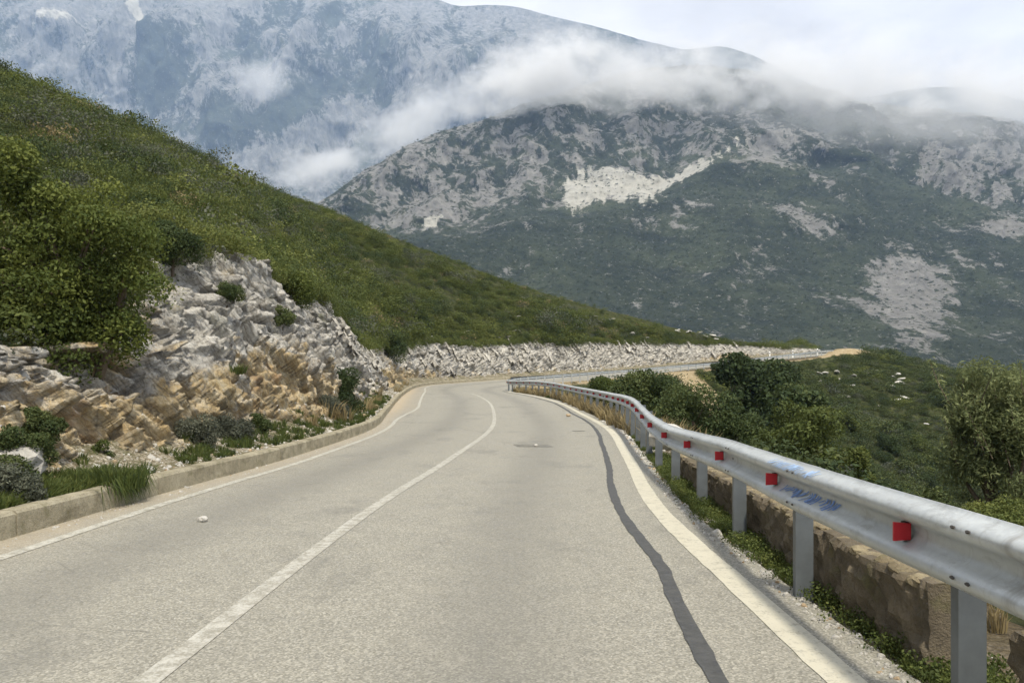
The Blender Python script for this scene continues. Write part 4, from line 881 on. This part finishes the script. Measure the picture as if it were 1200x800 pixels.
plant('shrub', lp(300, 505), 0.32, 0.42, M['bush'], 18, 'small green shrub at the rock foot next to two grey shrubs', 'shrub', 0.04, 1800, 12)
plant('shrub', lp(48, 505), 0.26, 0.42, M['bush'], 19, 'dark green shrub rooted in the ochre rock below the bushy tree', 'shrub', 0.035, 1800, 12)
plant('shrub', lp(118, 530), 0.2, 0.28, M['grass'], 20, 'small weed clump in a crack of the ochre rock', 'shrub', 0.03, 900, 10)
plant('shrub', lp(14, 592), 0.36, 0.50, M['greyleaf'], 22, 'grey shrub on the verge at the very start of the kerb', 'shrub', 0.03, 2500, 14)
plant('shrub', lp(25, 560), 0.34, 0.75, M['bush'], 25, 'dark shrub behind the white boulder at the rock foot', 'shrub', 0.035, 2600, 14)
plant('shrub', lp(265, 345), 0.35, 0.35, M['bush'], 23, 'small dark shrub clinging to the middle of the pale rock', 'shrub', 0.04, 1100, 10)
plant('shrub', lp(330, 375), 0.4, 0.5, M['bush'], 24, 'dark shrub in a groove below the lip of the pale rock', 'shrub', 0.05, 1400, 10)
def right(px, Z, pytop, halfpx, mat, seed, label, cat='shrub', name='shrub', leaf=0.07, n=5000, lobes=26, sink=0.0, size=0.30, **kw):
    x = (px - 600) / FPX * Z; g_ = gz(x, Z); h = CAM_H + (HORIZON - pytop) / FPX * Z - g_
    return plant(name, (x, Z, g_ - sink), halfpx / FPX * Z, h, mat, seed, label, cat, leaf, n, lobes, size, **kw)
right(757, 31, 433, 48, M['bush'], 31, 'rounded olive green shrub right behind the guardrail bend', leaf=0.085, n=7000)
right(815, 27, 452, 48, M['bush'], 32, 'dark spreading shrub below the guardrail between the two rounded shrubs', leaf=0.08, n=7000)
right(706, 40, 441, 22, M['tree'], 33, 'small light green shrub behind the far end of the near guardrail', leaf=0.09, n=2500)
right(872, 64, 400, 36, M['bush'], 34, 'dense dark tree in the gully below the far road', 'tree', 'gully_tree', 0.17, 14000, 60, crown='crown', stem='trunk', thick=0.13)
right(910, 70, 404, 38, M['bush'], 35, 'second dark tree in the gully, on its spur side', 'tree', 'gully_tree', 0.17, 14000, 60, crown='crown', stem='trunk', thick=0.13)
right(935, 58, 438, 42, M['bush'], 36, 'lower dark tree in front of the two gully trees', 'tree', 'gully_tree', 0.16, 8000, 36, crown='crown', stem='trunk', thick=0.12)
right(942, 24, 472, 52, M['scrub'], 37, 'light green rounded shrub rising above the middle of the guardrail', leaf=0.075, n=9000, lobes=34)
right(872, 27, 486, 34, M['bush'], 38, 'dark low shrub beside the light green rounded shrub', leaf=0.075, n=5000)
right(1002, 22, 520, 26, M['scrub'], 39, 'small yellowish shrub on the open side of the light green shrub', leaf=0.06, n=3500)
right(1003, 141, 416, 17, M['bush'], 40, 'dark bush on the crest of the far spur', leaf=0.2, n=2500)
right(968, 142, 419, 9, M['bush'], 44, 'little dark bush at the end of the far road', leaf=0.2, n=1200)
right(840, 108, 424, 9, M['bush'], 45, 'little bush against the far guardrail above the bare earth streak', leaf=0.15, n=1200)
for k in range(34):
    px = random.uniform(850, 1105); py = random.uniform(448, 585) if px > 960 else random.uniform(470, 540); p, _ = hit(px, py)
    if p is None or p.y < 16 or p.y > 130: continue
    rad = random.uniform(0.9, 1.9) * (0.75 if p.y < 35 else 1.0)
    plant('shrub', (p.x, p.y, p.z - 0.2), rad, rad * random.uniform(1.1, 1.6), random.choice([M['bush'], M['bush'], M['scrub_dark'], M['scrub']]), 900 + k, f"{'broad' if rad > 1.4 else 'small'} rounded shrub {'in the nearer scrub just' if p.y < 45 else 'far down on the spur slope'} {'below' if py > 510 else 'beyond'} the guardrail", 'shrub', 0.09 if p.y < 50 else 0.16, 1500, 16, nmax=7000, group='rounded shrubs on the valley slope')
ol = right(1172, 11.5, 396, 78, M['olive'], 41, 'pale olive tree reaching up behind the guardrail', 'tree', 'olive_tree', 0.075, 9000, 60, crown='crown', stem='trunk', thick=0.06, narrow=0.28, size=0.24, shell=0.25, low=0.25, nmax=34000, fill=1.15)
# thin upright sprays of the olive tree
rr = np.random.default_rng(8); paths = []; lbs = []
g_ = ol.location; hh = at(1172, 400, 11.5)[2] - g_.z
for k in range(46):
    a = rr.uniform(0, 6.28); q = 0.72 * math.sqrt(rr.random()); b = np.array([q * math.cos(a), q * math.sin(a), hh * rr.uniform(0.45, 0.8)]); t = b + np.array([rr.normal() * 0.16, rr.normal() * 0.16, rr.uniform(0.35, 0.75)])
    if b[2] > hh * 0.72: t[2] = min(t[2], hh * 1.06)
    paths.append(([b, (b + t) / 2 + rr.normal(size=3) * 0.03, t], 0.008, 0.003))
    for j in range(5): m = b + (t - b) * (0.2 + 0.18 * j); lbs.append((*m, 0.07, 0.07, 0.10))
tw = obj('twigs', tubes('twigs', paths, M['bark']), ol); obj('foliage', leaf_mesh('foliage', lbs, 3600, 0.075, M['olive'], 9, 0.2, 0.26, 0.4), tw)
right(1090, 9.5, 575, 40, M['scrub_dark'], 42, 'brownish low shrub right behind the guardrail below the olive tree', leaf=0.05, n=3500)
right(1175, 8.2, 590, 60, M['scrub'], 43, 'low olive brown brush at the foot of the olive tree', leaf=0.035, n=4000, nmax=22000)
right(965, 10.5, 536, 12, M['grass'], 46, 'thin pale sprig standing up behind the blue graffiti', leaf=0.045, n=700, lobes=10)

# ------------------------------------------------------------------ low rubble wall behind the posts
def rubble_wall(y0, y1, label):
    a0, a1 = aY(y0), aY(y1); n = int((a1 - a0) / 0.04); aa = np.linspace(a0, a1, n); x, y, zt, tx, ty = rail(aa)
    root = empty('rubble_wall', (float(x[0]) + 0.35, float(y[0]), -0.2)); tag(root, label, 'wall')
    top = zt - 0.46 - 0.05 * fbm(np.stack([aa * 0.8, aa * 0, aa * 0], 1), 2)
    prof = [(0.30 - 0.05 * t_, -0.75 + 0.72 * t_) for t_ in np.linspace(0, 1, 16)] + [(0.27, 0.0), (0.36, 0.005), (0.45, 0.0), (0.47, -0.05), (0.49, -0.75)]
    V = np.stack([np.stack([x + ty * p, y - tx * p, top + h], 1) for p, h in prof], 1).reshape(-1, 3)
    f1, f2, v1 = worley(V * (1, 4.2, 7.0)); hh_, w_ = facets(V * (9, 9, 13)); dsp = 0.022 * hh_ + 0.035 * (v1 - 0.5) - 0.03 * np.clip(1 - (f2 - f1) / 0.15, 0, 1) + 0.035 * fbm(V * 10, 4)
    V += np.stack([np.repeat(-ty, len(prof)), np.repeat(tx, len(prof)), 0 * dsp + 0.3], 1) * dsp[:, None]
    F = grid_faces(n, len(prof)).tolist(); L_ = len(prof); F += [list(range(L_)), [len(V) - L_ + k for k in range(L_)][::-1]]
    put(obj('wall_body', mesh('wall_body', V, F, M['wall'])), root)
    a = a0 + 0.1; k = 0
    while a < a1 - 0.2:                                  # uneven capping stones, some missing
        ln = random.uniform(0.12, 0.3); x, y, zt, tx, ty = [float(q) for q in rail(a + ln / 2)]
        if random.random() < 0.93:
            o = obj('cap_stone', CAPS[k % len(CAPS)]); o.location = (x + ty * 0.33, y - tx * 0.33, zt - 0.475 + random.uniform(-0.02, 0.012)); o.rotation_euler = (random.uniform(-.15, .15), random.uniform(-.15, .15), math.atan2(-tx, ty) + random.uniform(-.25, .25))
            o.scale = (0.15, ln * 1.25, 0.07); put(o, root)
        a += ln; k += 1
CAPS = [stone_mesh(k + 30, M['lit_cap'], 0.9, 0.2) for k in range(4)]; WST = [stone_mesh(k + 40, M['wall'], 0.9, 0.25) for k in range(5)]
rubble_wall(3.98, 12.6, 'low brown rubble wall with face toned as shaded and capping toned as sunlit behind the guardrail posts')
rubble_wall(-1.5, 3.3, 'nearest short piece of rubble wall after a gap behind the guardrail')

# ------------------------------------------------------------------ loose stones, gravel, grass
def rest(o, x, y, z, s_, sink=0.25):
    o.location = (x, y, z + s_ * (0.35 - sink)); o.scale = (s_ * random.uniform(0.8, 1.3), s_ * random.uniform(0.8, 1.2), s_ * random.uniform(0.7, 1.1)); o.rotation_euler = (random.uniform(-.3, .3), random.uniform(-.3, .3), random.uniform(0, 6.28))
p = lp(4, 552, 0.0); o = obj('boulder', STONES[0]); rest(o, p[0] + 0.1, p[1], p[2], 0.62); tag(o, 'white boulder at the foot of the ochre rock at the picture edge', 'boulder')
for k in range(58):
    s_ = random.uniform(sY(5), sY(40)); wl = float(road(s_)[6]); q = offs(np.array([s_]), np.array([-(wl + random.uniform(0.3, 1.15))]))[0]; sz = random.uniform(0.07, 0.22)
    oc = random.random() < 0.4; o = obj('rubble_stone', random.choice(OSTONES if oc else STONES)); rest(o, q[0], q[1], drop(q[0], q[1]), sz); tag(o, f"{'large' if sz > 0.16 else 'small'} {'ochre' if oc else 'pale'} rubble stone on the {'near' if q[1] < 18 else 'distant'} verge behind the kerb", 'stone', 'rubble stones behind the kerb')
for px, py, sz in ((46, 580, .2), (38, 590, .15), (55, 578, .16), (28, 592, .12)):
    p = lp(px, py, 0.0); o = obj('rubble_stone', random.choice(STONES)); rest(o, p[0], p[1], p[2], sz); tag(o, 'whitish stone in the small heap beside the grass tuft', 'stone', 'stones heaped by the grass tuft')
p, _ = hit(238, 611); o = obj('road_stone', STONES[2]); rest(o, p.x, p.y, p.z, 0.09, 0.05); tag(o, 'small stone lying alone on the road left of the centre line', 'stone')
p, _ = hit(666, 488); o = obj('road_stone', OSTONES[1]); rest(o, p.x, p.y, p.z, 0.16, 0.05); tag(o, 'dark lump lying on the road near the guardrail bend', 'stone')
p, _ = hit(628, 523); o = obj('road_stone', STONES[4]); rest(o, p.x, p.y, p.z, 0.09, 0.05); tag(o, 'pale pebble on the road below the short tar patch', 'stone')
HB = [(45, 101), (60, 106), (90, 98), (155, 160), (183, 168), (252, 203), (425, 258), (405, 320), (340, 330), (500, 400), (520, 380), (548, 392), (560, 404), (615, 372), (640, 370), (648, 377), (660, 368), (652, 384), (690, 372), (700, 377), (712, 378), (668, 392), (600, 388), (590, 398),
      (720, 358), (735, 362), (762, 372), (775, 376), (790, 384), (800, 388), (812, 391), (825, 394), (835, 397), (846, 401), (742, 392), (758, 398), (640, 398), (684, 398), (610, 352)]
for px, py in HB:
    for k in range(2):
        p, _ = hit(px + random.uniform(-8, 8), py + random.uniform(-2.5, 2.5))
        if p is None or p.y > 160: continue
        o = obj('limestone_rock', random.choice(STONES)); sz = p.y * random.uniform(0.003, 0.008); rest(o, p.x, p.y, p.z + 0.05 + 0.0016 * p.y, sz, 0.25); o.scale.z *= 0.5; o.scale.x *= 1.3; tag(o, f"white limestone rock {'high on' if py < 210 else ('low on' if px > 580 else 'halfway up')} the green hillside{' near its end' if px > 720 else ''}", 'rock', 'rocks on the hillside')
SB = [(985, 440), (1000, 443), (1050, 441), (1055, 449), (960, 462), (965, 472), (990, 465), (968, 488), (1003, 490), (1025, 478), (1035, 495), (995, 455), (978, 452), (1055, 470), (1088, 498), (1042, 455), (1015, 440), (1030, 436), (965, 440), (980, 446), (1060, 446), (940, 455), (955, 448)]
for px, py in SB:
    for k in range(random.choice((1, 1, 2))):
        p, _ = hit(px + random.uniform(-5, 5), py + random.uniform(-2, 2))
        if p is None or p.y > 220 or p.y < 30: continue
        o = obj('limestone_rock', random.choice(STONES)); sz = p.y * random.uniform(0.004, 0.009); rest(o, p.x, p.y, p.z + 0.05 + 0.0014 * p.y, sz, 0.25); o.scale.z *= 0.55; o.scale.x *= 1.3; tag(o, f"white limestone rock in dark scrub {'near the crest' if py < 450 else 'lower down the flank'} of the far spur", 'rock', 'rocks on the far spur')
p, _ = hit(770, 497)
o = obj('boulder', STONES[3]); x_ = 0.172 * 15; rest(o, x_ + 0.15, 15, gz(x_ + 0.15, 15) + 0.3, 0.75, 0.1); tag(o, 'rounded cream boulder just behind the guardrail kink', 'boulder')

r = np.random.default_rng(55)
n = 5200; s_ = r.uniform(sY(2.2), sY(30), n) ; wr = road(s_)[5]; q = offs(s_, wr + 0.20 + np.abs(r.normal(size=n)) * 0.32); q[:, 2] = [drop(a, b, 3) for a, b in q[:, :2]]
n2 = 3800; s2 = r.uniform(sY(5), sY(55), n2); wl = road(s2)[6]; q2 = offs(s2, -(wl + 0.22 + r.uniform(0, 1, n2) ** 1.4 * 1.1)); q2[:, 2] = [drop(a, b, 3) for a, b in q2[:, :2]]
n3 = 900; s3 = r.uniform(sY(4), sY(50), n3); wl = road(s3)[6]; q3 = offs(s3, -(wl - 0.02 - np.abs(r.normal(size=n3)) * 0.12)); q3[:, 2] = [drop(a, b, 3) for a, b in q3[:, :2]]
q = np.concatenate([q, q2, q3]); hs = np.exp(r.normal(size=len(q)) * 0.55) * 0.019; hs[n:n + n2] *= 1.6; hs[n + n2:] *= 0.6
scatter('gravel', q, r.uniform(0, 6.28, (len(q), 3)), np.stack([hs, hs, hs], 1), r.integers(0, 10, len(q)), [stone_mesh(k + 70, M['stone'], 0.8) for k in range(6)] + [stone_mesh(k + 80, M['ochre' if k == 0 else 'stone'], 0.8) for k in range(4)], label='loose pale gravel along both road edges')
GT = [blade_mesh('tuft', 60, 0.17, 0.16, M['grass'], 600 + k) for k in range(4)]; DT = [blade_mesh('tuft', 70, 0.42, 0.30, M['dry'], 620 + k, 0.010) for k in range(3)]
def along(n, ya, yb, d0, d1, side):
    s_ = r.uniform(sY(ya), sY(yb), n); _, _, _, _, _, wr, wl = road(s_); dd = r.uniform(d0, d1, n); q = offs(s_, (wr + dd) if side > 0 else -(wl + dd)); q[:, 2] = [drop(a, b, 4) for a, b in q[:, :2]]
    return q
g1 = np.concatenate([along(900, 2.5, 22, 0.38, 0.75, 1), along(700, 5, 45, 0.3, 1.2, -1), along(260, 7.4, 10.2, 0.25, 0.7, -1), along(500, 14, 60, 0.5, 2.2, 1)])
keep = fbm(g1 * (1.1, 1.1, 0) + 5, 3) > -0.08; keep[1600:1860] = True; hs = r.uniform(0.45, 1.15, len(g1)); hs[:900] *= 0.55; g1 = g1[keep]; hs = hs[keep]
scatter('grass', g1, np.stack([r.normal(size=len(g1)) * .15, r.normal(size=len(g1)) * .15, r.uniform(0, 6.28, len(g1))], 1), np.stack([hs, hs, hs], 1), r.integers(0, 4, len(g1)), GT, label='green grass and weeds on the verges')
g1w = along(900, 2.0, 16, 0.36, 0.74, 1); hw = r.uniform(0.35, 1.3, 900); WD = [clump(60 + k, M['grass' if k < 2 else 'scrub'], 160, 0.13) for k in range(3)]
scatter('weeds', g1w, np.stack([0 * hw, 0 * hw, r.uniform(0, 6.28, 900)], 1), np.stack([hw * 0.13] * 3, 1), r.integers(0, 3, 900), WD, label='low mossy weeds along the foot of the rubble wall')
g2 = np.concatenate([along(110, 1, 13, 0.95, 2.1, 1), along(240, 17, 62, 0.5, 1.6, 1), along(60, 24, 44, 0.35, 1.0, 1), along(14, 20, 70, 0.4, 1.2, -1)]); hs = r.uniform(0.6, 1.5, len(g2)); hs[:110] *= 0.5
scatter('dry_grass', g2, np.stack([r.normal(size=len(g2)) * .15, r.normal(size=len(g2)) * .15, r.uniform(0, 6.28, len(g2))], 1), np.stack([hs, hs, hs], 1), r.integers(0, 3, len(g2)), DT, label='dry tan grass under the guardrail')
# grass tuft that spills over the kerb
s_ = sY(9.35); wl = float(road(s_)[6]); q = offs(np.array([s_]), np.array([-(wl + 0.12)]), 0.2)[0]
root = empty('grass_tuft', q); tag(root, 'thick green grass tuft spilling over the kerb', 'grass tuft')
obj('blades', blade_mesh('blades', 420, 0.26, 0.55, M['grass'], 640, 0.006), root)
rr = np.random.default_rng(5); V, F, tn = [], [], []
for k in range(260):
    b = np.array([rr.uniform(-0.05, 0.1), rr.normal() * 0.22, 0.06]); t = np.array([0.22 + rr.normal() * 0.04, b[1] + rr.normal() * 0.05, -rr.uniform(0.02, 0.24)]); m = np.array([0.14, (b[1] + t[1]) / 2, 0.10 + rr.normal() * 0.03]); sd_ = np.array([0.002, 0.006, 0]); i = len(V)
    V += [b - sd_, b + sd_, m + sd_, m - sd_, t]; F += [[i, i+1, i+2, i+3], [i+3, i+2, i+4]]; tn += [rr.random()] * 5
obj('trailing_blades', mesh('trailing_blades', V, F, M['grass'], {'tone': tn}), root)

# ------------------------------------------------------------------ marker posts beyond the far guardrail
def marker(px, Z, label):
    x, zt = (px - 600) / FPX * Z, float(np.interp(Z, _ry, _rz))
    root = empty('marker_post', (x, Z, zt - 0.9)); tag(root, label, 'marker post', 'white marker posts on the far road')
    V = [(a * 0.09, b * 0.06, c) for c in (0, 1.25) for a, b in ((-1, -1), (1, -1), (1, 1), (-1, 1))]; V[4:] = [(a, b, c - (0.12 if b < 0 else 0)) for a, b, c in V[4:]]
    obj('shaft', mesh('shaft', V, [[0, 3, 2, 1], [4, 5, 6, 7], [0, 1, 5, 4], [1, 2, 6, 5], [2, 3, 7, 6], [3, 0, 4, 7]], M['post']), root)
    obj('band', box_mesh('band', (0, 0, 0.95), (0.19, 0.13, 0.12), M['black']), root)
marker(902, 132.5, 'white marker post at the start of the far guardrail'); marker(929, 136, 'white marker post above the middle of the far guardrail'); marker(958, 140.5, 'white marker post at the spur end of the far guardrail')

# ------------------------------------------------------------------ mist on the mountain, haze
def mist_mat(name, dens, scale, thr, seed):
    m = bpy.data.materials.new(name); m.use_nodes = True; t = m.node_tree; t.nodes.clear(); N = t.nodes.new
    out = N('ShaderNodeOutputMaterial'); pv = N('ShaderNodeVolumePrincipled'); pv.inputs['Color'].default_value = (0.97, 0.975, 0.98, 1); pv.inputs['Anisotropy'].default_value = 0.1
    tc = N('ShaderNodeTexCoord'); ln = N('ShaderNodeVectorMath'); ln.operation = 'LENGTH'; t.links.new(tc.outputs['Object'], ln.inputs[0])
    g = N('ShaderNodeNewGeometry'); mp = N('ShaderNodeMapping'); mp.inputs['Location'].default_value = (seed * 3.1, seed, 0); mp.inputs['Scale'].default_value = (1, 1, 1.5); t.links.new(g.outputs['Position'], mp.inputs['Vector'])
    nz = N('ShaderNodeTexNoise'); nz.inputs['Scale'].default_value = scale; nz.inputs['Detail'].default_value = 7; nz.inputs['Roughness'].default_value = 0.62; t.links.new(mp.outputs[0], nz.inputs['Vector'])
    def ma(op, a, b):
        q = N('ShaderNodeMath'); q.operation = op
        for k, v in enumerate((a, b)):
            if hasattr(v, 'links'): t.links.new(v, q.inputs[k])
            else: q.inputs[k].default_value = v
        return q.outputs[0]
    f = ma('SUBTRACT', 1.0, ln.outputs['Value']); d = ma('ADD', ma('MULTIPLY', f, 1.15), ma('MULTIPLY', ma('SUBTRACT', nz.outputs['Fac'], thr), 2.6))
    d = ma('MAXIMUM', ma('MINIMUM', d, 1.0), 0.0); d = ma('MULTIPLY', d, ma('MINIMUM', ma('MULTIPLY', ma('MAXIMUM', f, 0.0), 5.0), 1.0))
    t.links.new(ma('MULTIPLY', d, dens), pv.inputs['Density']); t.links.new(pv.outputs[0], out.inputs['Volume']); return m
def mist(px, py, Z, rx, ry, rz, dens, label, roll=0, seed=1, thr=0.56):
    bm = bmesh.new(); bmesh.ops.create_icosphere(bm, subdivisions=3, radius=1.0); me = bpy.data.meshes.new('mist'); bm.to_mesh(me); bm.free()
    me.materials.append(mist_mat('mist', dens, 1 / (0.042 * Z), thr, seed)); o = obj('mist', me); o.location = at(px, py, Z); o.scale = (rx * Z / FPX, rz, ry * Z / FPX); o.rotation_euler = (0, R(roll), 0)
    tag(o, label, kind='stuff')
mist(735, 92, 2020, 215, 44, 260, 0.015, 'white mist bank across the mountain top', 3, 1, 0.60)
mist(622, 92, 1980, 115, 42, 260, 0.021, 'mist bank rising at the saddle', -20, 2, 0.59)
mist(490, 140, 2350, 130, 26, 200, 0.014, 'mist trailing down the saddle', -27, 3, 0.60)
mist(375, 196, 2400, 95, 20, 200, 0.015, 'lowest tongue of mist above the green hill', -18, 4, 0.585)
mist(960, 90, 2050, 230, 50, 300, 0.013, 'mist merging with the white sky', 7, 5, 0.595)
mist(1170, 112, 2050, 200, 46, 300, 0.012, 'mist over the ridge at the picture edge', 4, 6, 0.59)
mist(1050, 140, 1900, 270, 70, 220, 0.0032, 'thin veil of mist hanging below the cloud over the rocky shoulder', 6, 8, 0.52)
mist(308, 95, 3400, 45, 32, 120, 0.008, 'faint puff of mist on the pale massif', 0, 7)
V = [(a, b, c) for c in (-261, 3500) for a, b in ((-7600, -3000), (7600, -3000), (7600, 6400), (-7600, 6400))]
hz = obj('haze', mesh('haze', V, [[0, 3, 2, 1], [4, 5, 6, 7], [0, 1, 5, 4], [1, 2, 6, 5], [2, 3, 7, 6], [3, 0, 4, 7]])); tag(hz, 'thin blue haze in the valley air', kind='stuff')
hm = bpy.data.materials.new('haze'); hm.use_nodes = True; t = hm.node_tree; t.nodes.clear()
ho, hv_ = t.nodes.new('ShaderNodeOutputMaterial'), t.nodes.new('ShaderNodeVolumePrincipled'); hv_.inputs['Color'].default_value = (0.50, 0.69, 1.0, 1); hv_.inputs['Density'].default_value = 0.000085
t.links.new(hv_.outputs[0], ho.inputs['Volume']); hz.data.materials.append(hm)
